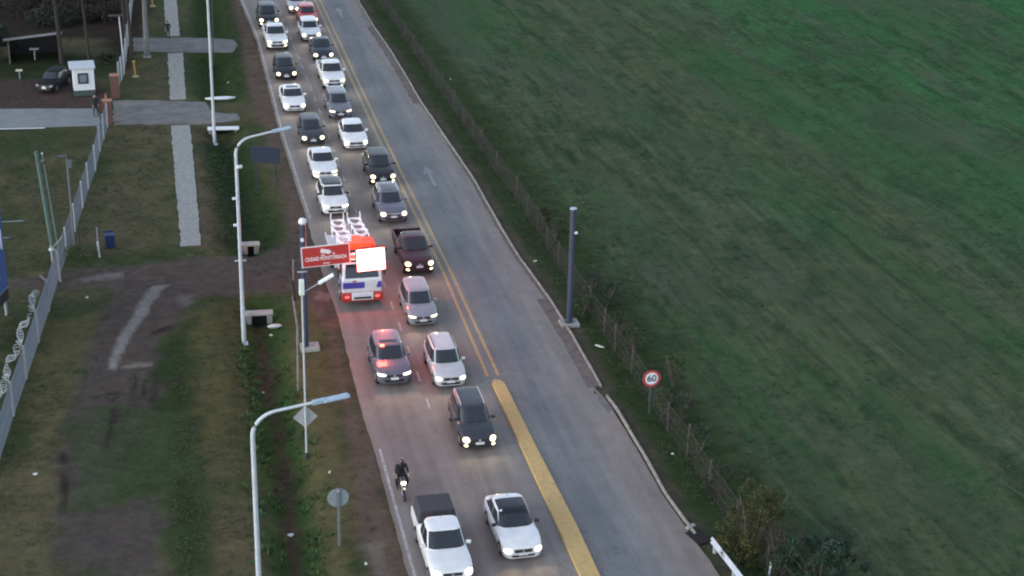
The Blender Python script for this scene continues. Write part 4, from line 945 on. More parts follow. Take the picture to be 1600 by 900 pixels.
# razor wire lying along the top of the near fence
rz_m = mat('bright razor wire', (.50, .54, .58), rough=.35, metal=.3)
for i, (a, b) in enumerate(((1, 2), (2, 3), (3, 4), (4, 5))):
    A, B = fp[a]+Vector((-.32, 0, 2.0)), fp[b]+Vector((-.32, 0, 2.0)); t0, t1 = ((.35, .95), (.15, .9), (.05, .95), (.0, .8))[i]
    pts = []; n = 170
    for k in range(n):
        t = t0+(t1-t0)*k/(n-1); an = k*.75; c = A.lerp(B, t)+Vector((.12*math.sin(t*9), 0, .12*math.sin(t*13+i)-.10)); rr_ = .12+.06*math.sin(t*21)
        pts.append(c+Vector((rr_*math.cos(an), 0, rr_*math.sin(an)))-f2.location)
    MB().tube(pts, .012, 4).build('razor_wire', rz_m, f2)
RF = [(570, -20), (581, -8), (592, 4), (603, 20), (619, 41), (634, 62), (648, 84), (660, 101), (673, 119), (691, 145), (710, 172), (725, 194), (740, 216), (753, 234), (777, 268), (807, 308), (825, 336), (841, 358), (857, 388), (873, 414), (897, 450), (921, 485), (945, 522), (961, 546), (987, 580), (1015, 622), (1043, 669), (1074, 709), (1107, 762), (1150, 822), (1200, 892), (1250, 962)]
f4, fr = fence(RF, 1.45, mat('dark weathered post', (.05, .043, .038), rough=.95, var=.3), wire_d, 'old wire fence with dark wooden posts overgrown with creepers along the field', .07, sp=.22, r=.006, square=False, wires=4)

# ------------------------------------------------------------------ left: booth, shed, pillars, posts, bin, billboard, poles
p = at(133, 150); bo = tag(empty('guard_booth', (p.x, p.y, 0), R(4)), 'small white guard booth with one dark framed window and flat roof', 'booth')
MB().box((0, .8, 1.32), (1.6, 1.6, 1.75)).build('wall', whitep, bo, bevel=.01); MB().box((0, .8, .24), (1.62, 1.62, .46)).build('plinth', mat('dark green band', (.045, .075, .075), rough=.8), bo)
MB().box((-.06, .78, 2.28), (1.95, 1.95, .16)).build('roof', mat('booth roof', (.46, .50, .54), rough=.7), bo, bevel=.02)
wi = MB().box((-.05, -.02, 1.42), (.80, .06, .86)).build('window', mat('dark frame', (.03, .035, .045), rough=.5), bo); MB().box((-.05, -.055, 1.42), (.52, .02, .58)).build('pane', mat('grey blue pane', (.16, .19, .22), rough=.1), wi)
MB().box((.81, .8, 1.05), (.03, .7, 1.9)).build('door', mat('booth door', (.30, .34, .38), rough=.6), bo)
p = at(56, 98); sh = tag(empty('shed', (p.x, p.y, 0), R(3)), 'dark open fronted shed with a pale sloping roof edge under the trees', 'shed')
dkw = mat('dark boards', (.028, .028, .032), rough=.9, var=.3, scale=3)
MB().add([(-2.05, 2.85, 0), (2.05, 2.85, 0), (2.05, 2.85, 1.52), (-2.05, 2.85, 1.18), (-2.05, 2.95, 0), (2.05, 2.95, 0), (2.05, 2.95, 1.50), (-2.05, 2.95, 1.16)], [(0, 1, 2, 3), (7, 6, 5, 4), (0, 4, 5, 1), (1, 5, 6, 2), (2, 6, 7, 3), (3, 7, 4, 0)]).build('rear_wall', dkw, sh); MB().box((-2.05, 1.5, .55), (.1, 2.9, 1.1)).build('side_wall', dkw, sh); MB().box((2.05, 1.5, .65), (.1, 2.9, 1.3)).build('side_wall', dkw, sh)
MB().add([(-2.45, -.3, 2.02), (2.3, -.3, 2.42), (2.3, 3.2, 1.47), (-2.45, 3.2, 1.07), (-2.45, -.3, 2.22), (2.3, -.3, 2.62), (2.3, 3.2, 1.60), (-2.45, 3.2, 1.20)], [(0, 3, 2, 1), (4, 5, 6, 7), (0, 1, 5, 4), (1, 2, 6, 5), (2, 3, 7, 6), (3, 0, 4, 7)]).build('roof', mat('pale roof sheet', (.24, .25, .27), rough=.7, var=.2), sh)
for x in (-2.05, 2.05): MB().box((x, 0, 1.1), (.13, .13, 2.2)).build('post', brownwood, sh)
tag(MB().box((p.x-.1, p.y+.9, .95), (.75, .4, .10)).box((p.x-.1, p.y+.9, .45), (.1, .1, .9)).build('table', mat('pale table top', (.3, .3, .31), rough=.8)), 'small pale topped stand inside the dark shed', 'stand')
for (px, py, lab) in ((31, 123, 'small white plate on a stake left of the black car'), (97, 121, 'small white plate on a stake between the black car and the booth')):
    p = gz(px, py); s_ = tag(empty('marker_plate', p), lab, 'marker'); MB().box((0, 0, .35), (.05, .05, .7)).build('stake', postc, s_); MB().box((0, -.03, .72), (.52, .03, .17)).build('plate', mat('cream plate', (.50, .49, .44), rough=.6), s_)
def pillar(px, py, w_, h, label, loc=None):
    p = at(px, py); r = tag(empty('brick_pillar', (p.x, p.y, 0)), label, 'pillar'); MB().box((0, .2, h/2), (w_, w_*.8, h)).build('shaft', brick, r, bevel=.01); MB().box((0, .2, h+.04), (w_+.1, w_*.8+.1, .08)).build('cap', mat('pillar cap', (.30, .16, .11), rough=.9), r, bevel=.01); return r
pillar(181, 153, .66, 1.75, 'dull red brick gate pillar on the far side of the driveway'); pillar(170, 194, .58, 1.75, 'orange brick gate pillar on the near side of the driveway')
p = at(163, 178); ct = tag(empty('low_wall', (p.x, p.y, 0)), 'short orange brick wall piece beside the near gate pillar', 'wall'); MB().box((0, .1, .55), (.5, .45, 1.1)).build('brickwork', brick, ct)
p = at(166, 160); cn = tag(empty('traffic_cone', (p.x, p.y, 0)), 'orange traffic cone between the two brick pillars', 'cone'); MB().lathe((0, 0, 0), [(.17, .03), (.03, .75)], 'Z', 14).build('cone', mat('cone orange', (.32, .07, .035), rough=.6), cn, smooth=True); MB().box((0, 0, .015), (.42, .42, .03)).build('base', mat('cone orange', (.32, .07, .035)), cn)
for (px, py, lab) in ((212, 120, 'yellow marker post on a pale foot near the driveway'), (239, 10, 'yellow marker post beside the far path at the photo top')):
    p = gz(px, py); y_ = tag(empty('marker_post', p), lab, 'post'); MB().tube([(0, 0, 0), (-.08, 0, 1.35)], .055, 8).build('post', mat('ochre paint', (.42, .27, .05), rough=.6), y_, smooth=True); MB().box((0, 0, .04), (.50, .30, .10)).build('foot', mat('yellowish foot', (.36, .33, .20), rough=.8), y_); MB().box((-.08, 0, 1.30), (.22, .08, .12)).build('head', mat('ochre paint', (.42, .27, .05)), y_)
p = gz(172, 386); bn = tag(empty('bin', p, R(8)), 'dark blue wheeled rubbish bin standing open on the grass', 'bin')
bl = mat('bin blue', (.010, .024, .085), rough=.5)
MB().box((0, 0, .48), (.50, .55, .84), taper=1.18).build('body', bl, bn, bevel=.03); MB().box((.0, .34, .72), (.56, .06, .55)).build('lid', bl, bn, bevel=.02); MB().box((0, 0, .90), (.58, .62, .04)).build('rim', bl, bn)
for sx in (1, -1): MB().lathe((sx*.24, .26, .1), [(.10, -.03), (.10, .03)], 'X', 14).build('wheel', rubber, bn)
for (px, py, t, r0, h, lab, mt_) in ((156, 402, .06, .07, 1.0, 'short white stake lying forward of the blue bin', postc), (153, 378, 0, .06, .95, 'short grey stake left of the blue bin', postg), (124, 380, .1, .05, 1.0, 'thin dark stake in the weeds by the fence', steel_d)):
    p = gz(px, py); s_ = MB().tube([(p.x, p.y, p.z), (p.x-t, p.y, p.z+h)], r0, 6).build('stake', mt_); tag(s_, lab, 'stake')
# poles by the fence corner
def pole(base, toppx, r0, r1, m_, label, name='utility_pole', cat='pole', extra=None):
    p = gz(*base); T = onY(*toppx, p.y)-p; rt = tag(empty(name, p), label, cat); MB().tube([(0, 0, 0), T*.5, T], r0, 10, r2=r1).build('shaft', m_, rt, smooth=True)
    if extra: extra(rt, T)
    return rt
greenp = mat('green grey pole', (.07, .125, .115), rough=.7, var=.15, scale=2)
pole((84, 400), (56, 236), .125, .10, greenp, 'leaning green tube pole behind the fence corner')
def kink(rt, T): MB().ell(T*.93, (.16, .16, .14)).build('insulator', steel_d, rt); MB().ell(T, (.05, .05, .08)).build('cap', postc, rt)
pole((94, 406), (66, 240), .055, .045, greenp, 'thin grey green pole just right of the green tube pole', extra=kink)
def flood(rt, T):
    MB().box(T+Vector((-.25, 0, .0)), (.55, .3, .16), M=None).build('floodlight', steel_d, rt, bevel=.02); MB().box(T+Vector((.12, 0, -.45)), (.28, .2, .5)).build('control_box', mat('dusty box', (.10, .12, .14), rough=.7), rt, bevel=.02)
pole((117, 388), (104, 245), .07, .06, galv and mat('dull pole', (.11, .13, .14), rough=.7), 'thin dark pole with a floodlight among the fence weeds', extra=flood)
p = gz(87, 441); cp = tag(empty('corner_post', p), 'braced corner post where the two wire fences meet', 'post')
T1 = onY(80, 390, p.y)-p; MB().tube([(0, 0, 0), T1], .07, 8).build('post', postg, cp, smooth=True); MB().tube([T1, T1+Vector((.7, 0, .75))], .05, 7).build('brace', mat('greenish brace', (.14, .19, .17), rough=.8), cp); MB().ell(T1, (.15, .15, .12)).build('cap', postc, cp)
MB().tube([(.28, 0, 0), T1+Vector((.32, 0, -.1))], .05, 7).build('brace', postg, cp)
pole((230, 89), (222, -60), .24, .18, mat('grey utility pole', (.14, .145, .15), rough=.85, var=.15, scale=2), 'thick grey utility pole standing beside the far driveway', extra=lambda rt, T: MB().box((0, 0, .05), (.62, .5, .16)).build('foot', conc, rt, bevel=.03))
pole((194, 106), (186, 26), .07, .05, postc, 'tall slim white pole with a dark camera arm by the far fence', extra=lambda rt, T: MB().box(T+Vector((-.3, 0, .1)), (1.1, .2, .1)).build('arm', steel_d, rt))
pole((333, 92), (330, -60), .05, .04, steel_d, 'thin dark pole just behind the far white street lamp')
# billboard at the left edge
A = gz(17, 492); B = A+(gz(0, 510)-A).normalized()*5.5; zt_, zb_ = height(17, 492, 325), height(17, 492, 447); zk = height(17, 492, 463)
u = (B-A).normalized(); nrm = Vector((-u.y, u.x, 0)); nrm = nrm if nrm.dot(Vector((-A.x, -A.y, 0))) > 0 else -nrm
bbd = tag(empty('billboard', (A.x, A.y, A.z)), 'blue billboard with white lettering cut by the left photo edge', 'billboard')
def slabAB(z0, z1, th, m_, nm, e=0.0, off=0.0):
    P = [Vector((0, 0, z0))-u*e+nrm*off, u*5.5+Vector((0, 0, z0))+nrm*off, u*5.5+Vector((0, 0, z1))+nrm*off, Vector((0, 0, z1))-u*e+nrm*off]
    return MB().add(P+[q-nrm*th for q in P], [(0, 1, 2, 3), (7, 6, 5, 4), (0, 4, 5, 1), (1, 5, 6, 2), (2, 6, 7, 3), (3, 7, 4, 0)]).build(nm, m_, bbd)
slabAB(zb_, zt_, .30, mat('billboard blue', (.018, .060, .19), rough=.55, var=.1, scale=1), 'panel'); slabAB(zk-.1, zb_-.02, .5, mat('billboard black', (.008, .01, .014), rough=.7), 'lower_panel', .0, .0)
slabAB(zb_-.04, zb_+.03, .05, mat('billboard edge', (.12, .15, .2), rough=.6), 'trim', .02, .04)
for s_ in (.1, 3.5): MB().tube([u*s_-nrm*.2, u*s_-nrm*.2+Vector((0, 0, zk))], .08, 8).build('post', postg, bbd)
ang = math.atan2(-u.y, -u.x)
ztx = height(17, 492, 372); wtx = mat('billboard letters', (.62, .70, .80), rough=.5)
mM = text_obj('lettering', 'M', 1.6, wtx, bbd, -u*-.62*-1*-1+nrm*.02+Vector((0, 0, ztx)), (R(90), 0, ang if nrm.dot(Vector((math.sin(ang), -math.cos(ang), 0))) > 0 else ang+math.pi), sx=.65)
text_obj('lettering', 'O', .6, wtx, bbd, u*1.25+nrm*.02+Vector((0, 0, ztx-1.9)), mM.rotation_euler)
for zz, ln in ((height(17, 492, 347), 1.25), (height(17, 492, 372), .45)):
    MB().tube([Vector((-.2, 0, zz)), Vector((ln-.1, 0, zz))], .025, 6).build('light_arm', postc, bbd); MB().box((ln, 0, zz-.04), (.18, .14, .1)).build('floodlight', steel_d, bbd)
MB().ell((-.35, 0, zt_+.05), (.18, .18, .18)).build('light_cap', postc, bbd, smooth=True)

# guard rail at the lower right
a, b = at(1112, 858), at(1166, 928); rl = tag(empty('guard_rail', a), 'bright metal guard rail beginning beside the golden bush', 'guard rail'); d_ = b-a; n_ = 6; u2 = d_.normalized(); s2_ = Vector((-u2.y, u2.x, 0))
prof = [(-.02, .42), (-.10, .50), (-.02, .58), (-.10, .68), (-.02, .76), (.0, .76), (.0, .42)]
L2 = d_.length*1.6; vs = [u2*t+s2_*x+Vector((0, 0, z-.14)) for t in (0, L2) for x, z in prof]; n = len(prof)
MB().add(vs, [(i, (i+1) % n, n+(i+1) % n, n+i) for i in range(n)]+[tuple(range(n)), tuple(range(n, 2*n))[::-1]]).build('beam', mat('bright galvanised', (.42, .47, .52), rough=.4, metal=.2), rl)
for t in (.3, 2.3, 4.2): MB().box(u2*t+Vector((0, 0, .28)), (.12, .12, .62)).build('post', galv, rl)
dg = at(1093, 842); dr = tag(empty('drain', (dg.x, dg.y, 0)), 'dark storm drain opening between kerb and guard rail', 'drain')
MB().box((0, .1, .045), (.75, 1.1, .02), rz=R(14)).build('opening', mat('deep shade', (.006, .006, .006)), dr); MB().box((-.1, .95, .07), (.5, .2, .10), rz=R(30)).build('lintel', conc, dr, bevel=.03)

# litter
for (px, py, s_, nm, lab) in ((937, 541, (.62, .12, .1), 'pipe_piece', 'pale plastic pipe piece lying on the right verge below the blue post'), (136, 466, (.16, .12, .12), 'paper_cup', 'small white scrap on the grass left of the wet track'),
        (515, 738, (.13, .12, .12), 'paper_cup', 'small white scrap on the verge above the round road sign'), (1051, 708, (.15, .13, .1), 'paper_cup', 'small white scrap on the right verge below the speed sign'), (454, 811, (.24, .34, .1), 'plastic_bag', 'white plastic bag lying in the ditch weeds'),
        (836, 408, (.36, .14, .08), 'plastic_bag', 'pale bag lying by the right kerb above the blue post'), (572, 882, (.14, .12, .1), 'paper_cup', 'small white scrap at the road edge near the photo bottom'), (423, 508, (.2, .14, .12), 'paper_cup', 'small white scrap beside the near culvert'), (704, 121, (.14, .12, .1), 'paper_cup', 'tiny white scrap by the fence far up the field side'), (56, 742, (.24, .18, .1), 'plastic_bag', 'pale crumpled bag on the grass at lower left'), (356, 121, (.4, .16, .1), 'plastic_bag', 'white crumpled bag on the grass between far driveways'), (411, 593, (.12, .12, .1), 'paper_cup', 'small white scrap on the bank of the ditch')):
    p = gz(px, py); mb = MB(); mb.ell((0, 0, s_[2]/2), (s_[0]/2, s_[1]/2, s_[2]/2), 9, 6)
    mb.v = [(x*(1+.5*mnoise.noise(Vector((x*14, y*14, z*14+px)))), y*(1+.5*mnoise.noise(Vector((y*14, x*14, z*9+px)))), z*(1+.6*mnoise.noise(Vector((x*17, y*17, px))))) for x, y, z in mb.v]
    o = mb.build(nm, mat('litter white', (.48, .50, .48), rough=.8)); o.location = p; o.rotation_euler = (0, 0, random.uniform(0, 3)); tag(o, lab, nm.replace('_', ' '))
# ------------------------------------------------------------------ people
def person(loc, rz, J, label, cols, scale=1.0, head_hide=False, helmet=None, hair=None, bulk=1.0):
    """J: joints; one skinned surface from a joint tree"""
    E = [('pelvis', 'waist'), ('waist', 'chest'), ('chest', 'neck'), ('neck', 'head'), ('head', 'crown')]
    for s in 'LR': E += [('chest', 'sh'+s), ('sh'+s, 'el'+s), ('el'+s, 'wr'+s), ('wr'+s, 'ha'+s), ('pelvis', 'hip'+s), ('hip'+s, 'kn'+s), ('kn'+s, 'an'+s), ('an'+s, 'to'+s)]
    rad = dict(pelvis=.15, waist=.135, chest=.155, neck=.06, head=.092, crown=.075)
    for s in 'LR': rad.update({'sh'+s: .075, 'el'+s: .048, 'wr'+s: .03, 'ha'+s: .036, 'hip'+s: .10, 'kn'+s: .065, 'an'+s: .045, 'to'+s: .042})
    for q_ in rad:
        if q_[:2] in ('pe', 'wa', 'ch', 'sh', 'el', 'hi', 'kn'): rad[q_] *= bulk
    J = {k: Vector(v) for k, v in J.items()}
    for s in 'LR':                                     # five fingers
        d = (J['ha'+s]-J['wr'+s]).normalized(); sd_ = d.cross(Vector((0, 1, .2))).normalized() if abs(d.y) < .8 else Vector((1, 0, 0)); curl = Vector((0, -.02, -.015))
        for i, ln in enumerate((.055, .07, .075, .065)):
            a = J['ha'+s]+sd_*(.018*(i-1.5))+d*.03; b = a+d*ln+curl; J['f%d%s' % (i, s)] = b; J['g%d%s' % (i, s)] = a
            rad['f%d%s' % (i, s)] = .008; rad['g%d%s' % (i, s)] = .010; E += [('ha'+s, 'g%d%s' % (i, s)), ('g%d%s' % (i, s), 'f%d%s' % (i, s))]
        t = J['wr'+s]+d*.03+sd_*.045; J['th'+s] = t+d*.03; rad['th'+s] = .010; E += [('ha'+s, 'th'+s)]
    names = list(J); idx = {n_: i for i, n_ in enumerate(names)}
    me = bpy.data.meshes.new('body'); me.from_pydata([J[n_] for n_ in names], [(idx[a], idx[b]) for a, b in E], [])
    o = bpy.data.objects.new('tmp', me); col.objects.link(o); mo = o.modifiers.new('s', 'SKIN'); mo.use_smooth_shade = True
    for n_ in names:
        v = me.skin_vertices[0].data[idx[n_]]; r = rad[n_]; v.radius = (r, r); v.use_root = n_ == 'pelvis'
    o.modifiers.new('u', 'SUBSURF').levels = 1; o.modifiers['u'].render_levels = 1
    bpy.context.view_layer.update(); m2 = bpy.data.meshes.new_from_object(o.evaluated_get(bpy.context.evaluated_depsgraph_get())); bpy.data.objects.remove(o)
    m2.name = 'body'; m2.materials.clear(); [m2.materials.append(c) for c in cols]      # skin, jacket, trousers, shoes
    handL, handR = J['haL'], J['haR']
    for p_ in m2.polygons:
        c = p_.center; k = 1
        segd = lambda a, b: (c-(a+(b-a)*max(0, min(1, (c-a).dot(b-a)/max(1e-6, (b-a).length_squared))))).length
        dl = min(segd(J['hip'+s], J['kn'+s]) for s in 'LR'); dk = min(segd(J['kn'+s], J['an'+s]) for s in 'LR'); df = min(segd(J['an'+s], J['to'+s]) for s in 'LR')
        dt = min(segd(J['pelvis'], J['chest']), *(segd(J['sh'+s], J['el'+s]) for s in 'LR'), *(segd(J['el'+s], J['wr'+s]) for s in 'LR'))
        if min(dl, dk) < dt-.02: k = 2
        if df < dk and df < .07: k = 3
        if min((c-handL).length, (c-handR).length) < .11: k = 0
        if c.z > J['neck'].z and (c-J['head']).length < .2: k = 0
        p_.material_index = k
    ob = bpy.data.objects.new('person', m2); col.objects.link(ob); ob.location = loc; ob.rotation_euler = (0, 0, rz); ob.scale = (scale,)*3
    tag(ob, label, 'person'); hd = J['head']*.45+J['crown']*.55
    up = (J['crown']-J['neck']).normalized(); fq = Vector((0, -1, 0)); fq = (fq-up*fq.dot(up)).normalized()
    face = MB()
    face.ell(hd+fq*.100-up*.015, (.014, .02, .024), 8, 6)
    face.build('nose', cols[0], ob, smooth=True)
    for sx in (1, -1): MB().ell(hd+fq*.088+Vector((sx*.032, 0, 0))+up*.01, (.012, .008, .008), 6, 4).build('eye', cloth_d, ob); MB().ell(hd+Vector((sx*.088, 0, 0)), (.012, .02, .03), 6, 5).build('ear', cols[0], ob)
    MB().ell(hd+fq*.087-up*.05, (.025, .008, .006), 6, 4).build('mouth', mat('lips', (.25, .09, .08)), ob)
    if helmet: MB().ell(hd+up*.02, (.135, .155, .15), 18, 12).build('helmet', helmet, ob, smooth=True); MB().ell(hd+fq*.075+up*.01, (.10, .09, .05), 14, 8).build('visor', glass, ob, smooth=True)
    if hair: MB().ell(hd-fq*.025+up*.035, (.098, .10, .09), 14, 8).build('hair', hair, ob, smooth=True)
    return ob
def stand(walk=0.0, arms=.08):
    J = dict(pelvis=(0, 0, .95), waist=(0, 0, 1.10), chest=(0, 0, 1.33), neck=(0, .01, 1.50), head=(0, 0, 1.58), crown=(0, 0, 1.69))
    for s, sg_ in (('L', 1), ('R', -1)):
        w_ = walk*sg_
        J.update({'sh'+s: (sg_*.19, 0, 1.42), 'el'+s: (sg_*.25, w_*.5*.5+.02, 1.14), 'wr'+s: (sg_*.24, w_*.9*.5-.06, .90), 'ha'+s: (sg_*.235, w_*.5-.09, .83),
                  'hip'+s: (sg_*.10, 0, .90), 'kn'+s: (sg_*.11, -w_*.28-.03, .50), 'an'+s: (sg_*.11, -w_*.55, .09), 'to'+s: (sg_*.125, -w_*.55-.17, .04)})
    return J
p = gz(263, 61); person((p.x, p.y, p.z+.03), R(178), stand(.35), 'person in dark clothes walking away along the far footpath', (skin, cloth_d, cloth_d, black), .93, hair=black)
p = at(150, 182); person((p.x, p.y, .03), R(25), stand(.12), 'guard in dark green clothes standing on the driveway by the gate', (skin, cloth_g, cloth_g, black), 1.0, hair=cloth_d)

# motorcycle and rider
g = at(633, 789); mo = tag(empty('motorcycle', (g.x, g.y+.98, .03), R(1)), 'dark motorcycle with a round lit headlight riding ahead of the canopied pickup', 'motorcycle')
for wy, nm in ((-.66, 'front_wheel'), (.66, 'rear_wheel')):
    w_ = MB(); n = 30; w_.tube([(0, wy+.27*math.sin(2*math.pi*k/n), .31+.27*math.cos(2*math.pi*k/n)) for k in range(n+1)], .05, 8, cap=False); q = w_.build(nm, rubber, mo, smooth=True)
    rm = MB(); rm.lathe((0, wy, .31), [(.05, -.05), (.05, .05)], 'X', 10)
    for k in range(6): a = k*math.pi/3; rm.tube([(0, wy, .31), (0, wy+.23*math.sin(a), .31+.23*math.cos(a))], .013, 5)
    rm.build('rim', alloy, q)
mred = mat('tank paint', (.035, .035, .045), rough=.25, coat=.6)
for sx in (1, -1): MB().tube([(sx*.09, -.66, .31), (sx*.08, -.46, .78), (sx*.08, -.40, .96)], .026, 8).build('fork', alloy, mo, smooth=True)
MB().tube([(-.36, -.26, 1.03), (-.15, -.38, 1.0), (.15, -.38, 1.0), (.36, -.26, 1.03)], .016, 8).build('handlebar', black, mo, smooth=True)
MB().ell((0, -.50, .83), (.115, .06, .105), 16, 10).build('headlight', mat('motorcycle lamp', (.8, .8, .8), emit=(1, .84, .55), es=3), mo, smooth=True)
MB().ell((0, -.46, .86), (.15, .08, .15), 14, 8).build('headlight_shell', mred, mo, smooth=True)
MB().ell((0, -.12, .82), (.14, .26, .13), 14, 8).build('tank', mred, mo, smooth=True); MB().box((0, .33, .80), (.26, .66, .10)).build('seat', black, mo, bevel=.04)
MB().box((0, -.02, .45), (.26, .42, .34)).build('engine', steel_d, mo, bevel=.05); MB().box((0, -.66, .64), (.12, .34, .03)).build('mudguard', mred, mo, bevel=.01); MB().box((0, .68, .66), (.14, .46, .04)).build('mudguard', mred, mo, bevel=.01)
MB().tube([(.14, -.1, .25), (.16, .2, .26), (.17, .7, .40)], .045, 8).build('exhaust', alloy, mo, smooth=True)
for sx in (1, -1): MB().tube([(sx*.28, -.30, 1.03), (sx*.34, -.36, 1.20)], .008, 5).build('mirror_stem', black, mo); MB().ell((sx*.35, -.36, 1.22), (.06, .02, .045), 10, 6).build('mirror', alloy, mo, smooth=True)
J = dict(pelvis=(0, .30, .95), waist=(0, .24, 1.10), chest=(0, .12, 1.34), neck=(0, .06, 1.50), head=(0, .02, 1.58), crown=(0, 0, 1.69))
for s, q in (('L', 1), ('R', -1)): J.update({'sh'+s: (q*.20, .10, 1.42), 'el'+s: (q*.27, -.02, 1.17), 'wr'+s: (q*.29, -.19, 1.07), 'ha'+s: (q*.29, -.25, 1.05), 'hip'+s: (q*.12, .25, .92), 'kn'+s: (q*.26, -.10, .72), 'an'+s: (q*.20, .08, .32), 'to'+s: (q*.21, -.08, .27)})
person((mo.location.x, mo.location.y, .03), R(1), J, 'rider in dark jacket and black helmet sitting on the motorcycle', (skin, cloth_d, cloth_d, black), 1.0, helmet=mat('helmet black', (.015, .015, .018), rough=.15, coat=.8), bulk=1.28)

# ------------------------------------------------------------------ foliage
fol = mat('foliage', (1, 1, 1), rough=.7, var=.15, scale=20, attr='tint', spec=.25)
def leaves(name, cl, size, cols_, parent=None, flat=.5, m_=fol, aspect=.55, upright=0.0):
    """cl: list of (centre, radii, count); small leaf faces through the volume of each clump"""
    V = []; Cc = []
    for c, r, n in cl:
        d = rng.normal(size=(n, 3)); d /= np.linalg.norm(d, axis=1)[:, None]+1e-9; rad = rng.uniform(.15, 1, n)**.45
        P = np.array(c)+d*np.array(r)*rad[:, None]
        a = rng.normal(size=(n, 3)); a[:, 2] = a[:, 2]*(1-upright)+upright*1.6; a /= np.linalg.norm(a, axis=1)[:, None]
        b = rng.normal(size=(n, 3)); b[:, 2] *= flat; b -= a*(a*b).sum(1)[:, None]; b /= np.linalg.norm(b, axis=1)[:, None]+1e-9
        s = size*rng.uniform(.55, 1.35, n)[:, None]; a = a*s; b = b*s*aspect
        q = np.stack([P-a*.5, P+b*.5, P+a*.5, P-b*.5], 1); V.append(q.reshape(-1, 3))
        base = np.array(cols_)[rng.integers(0, len(cols_), n)]*rng.uniform(.75, 1.3, (n, 1)); Cc.append(np.repeat(np.concatenate([base, np.ones((n, 1))], 1), 4, 0))
    V = np.concatenate(V); Cc = np.concatenate(Cc); N = len(V)//4; me = bpy.data.meshes.new(name)
    me.vertices.add(len(V)); me.vertices.foreach_set('co', V.reshape(-1).astype(np.float32)); me.loops.add(len(V)); me.loops.foreach_set('vertex_index', np.arange(len(V), dtype=np.int32))
    me.polygons.add(N); me.polygons.foreach_set('loop_start', np.arange(0, len(V), 4, dtype=np.int32)); me.update(calc_edges=True)
    ca = me.color_attributes.new('tint', 'FLOAT_COLOR', 'POINT'); ca.data.foreach_set('color', Cc.reshape(-1).astype(np.float32)); me.materials.append(m_)
    o = bpy.data.objects.new(name, me); col.objects.link(o)
    if parent is not None: o.parent = parent
    return o
def clumps(w_, d_, h, n, per, rmin=.25, rmax=.5, z0=.2):
    r = []
    for i in range(n):
        a = random.uniform(0, 6.28); q = math.sqrt(random.random()); z = z0+(h-z0)*random.random()**.8; k = math.sqrt(max(.1, 1-(z/h)**2*.75))
        rr_ = random.uniform(rmin, rmax); r.append(((w_/2*q*math.cos(a)*k, d_/2*q*math.sin(a)*k, z), (rr_, rr_, rr_*.7), per))
    return r
def bush(name, px, py, w_, h, cols_, label, n=22, per=90, size=.13, cat='bush', group=None, rm=(.25, .45), d_=None, upright=0, stems=9, aspect=.55, stemc=brownwood):
    p = gz(px, py); rt = tag(empty(name, p), label, cat, group); leaves('foliage', clumps(w_, d_ or w_, h, n, per, *rm), size, cols_, rt, upright=upright, aspect=aspect)
    sm = MB()
    for i in range(stems):
        a = random.uniform(0, 6.28); r_ = random.uniform(.2, .42)*w_
        sm.tube([(0, 0, -.05), (r_*.5*math.cos(a), r_*.5*math.sin(a), h*.5), (r_*math.cos(a), r_*math.sin(a), h*random.uniform(.7, 1.0))], .022, 5, r2=.008)
    sm.build('stem', stemc, rt); return rt
gold = [(.065, .062, .016), (.042, .056, .018), (.030, .050, .020), (.075, .058, .020), (.036, .060, .022), (.05, .04, .02)]
dkg = [(.014, .032, .019), (.020, .042, .024), (.030, .050, .030), (.016, .028, .018)]
brn = [(.036, .030, .024), (.048, .038, .030), (.026, .024, .019), (.024, .034, .02)]
mid = [(.028, .052, .020), (.040, .068, .026), (.022, .042, .020), (.05, .06, .03)]
bush('golden_bush', 1172, 868, 3.5, 3.4, gold, 'tall yellow green bush at the road edge by the guard rail', n=62, per=200, size=.10, rm=(.22, .42), d_=2.2, stems=16)
bush('dry_bush', 1222, 900, 2.6, 2.4, brn+[(.03, .03, .02)], 'dry brown bramble between the golden bush and the dark green shrub', n=34, per=110, size=.12, stems=26, upright=.4, aspect=.25)
bush('dark_shrub', 1278, 925, 4.2, 2.7, dkg+[(.03, .07, .05)], 'dark blue green grassy shrub at the bottom edge of the field', n=52, per=150, size=.24, upright=.5, aspect=.18, stems=10)
tag(MB().tube([tuple(gz(1201, 905)), tuple(gz(1201, 905)+Vector((.05, 0, 1.0)))], .05, 7).build('stake', postc), 'pale stake standing in the dry bramble at the bottom edge', 'stake')
labs = ['just past the blue post', 'behind the blue post base', 'on the field side of the blue post', 'above the speed sign', 'left above the speed sign', 'right of the speed sign', 'below the speed sign', 'halfway between speed sign and golden bush', 'just above the golden bush', 'small, far up beside the blue post top', 'low, where the fence passes the far kerb drain', 'thin, right of the leaning fence post']
spec = [(925, 452, 1.7, 1.5, brn+dkg), (948, 475, 2.0, 1.5, dkg), (910, 492, 1.5, 1.2, mid), (992, 545, 1.5, 1.4, mid+dkg), (968, 520, 1.6, 1.2, brn+mid), (1052, 600, 1.5, 1.9, mid), (1068, 650, 1.8, 1.7, dkg+brn), (1092, 705, 1.5, 1.5, dkg+mid), (1122, 762, 1.6, 1.2, brn+mid), (868, 372, 1.4, 1.3, mid), (850, 345, 1.2, 1.0, mid+brn), (1035, 650, 1.1, 1.5, mid)]
for (px, py, w_, h, c_), lb in zip(spec, labs): bush('shrub', px, py, w_, h, c_, 'roadside shrub on the old fence line, '+lb, n=13, per=75, size=.11, rm=(.2, .42), group='shrubs grown through the old field fence', upright=.2)
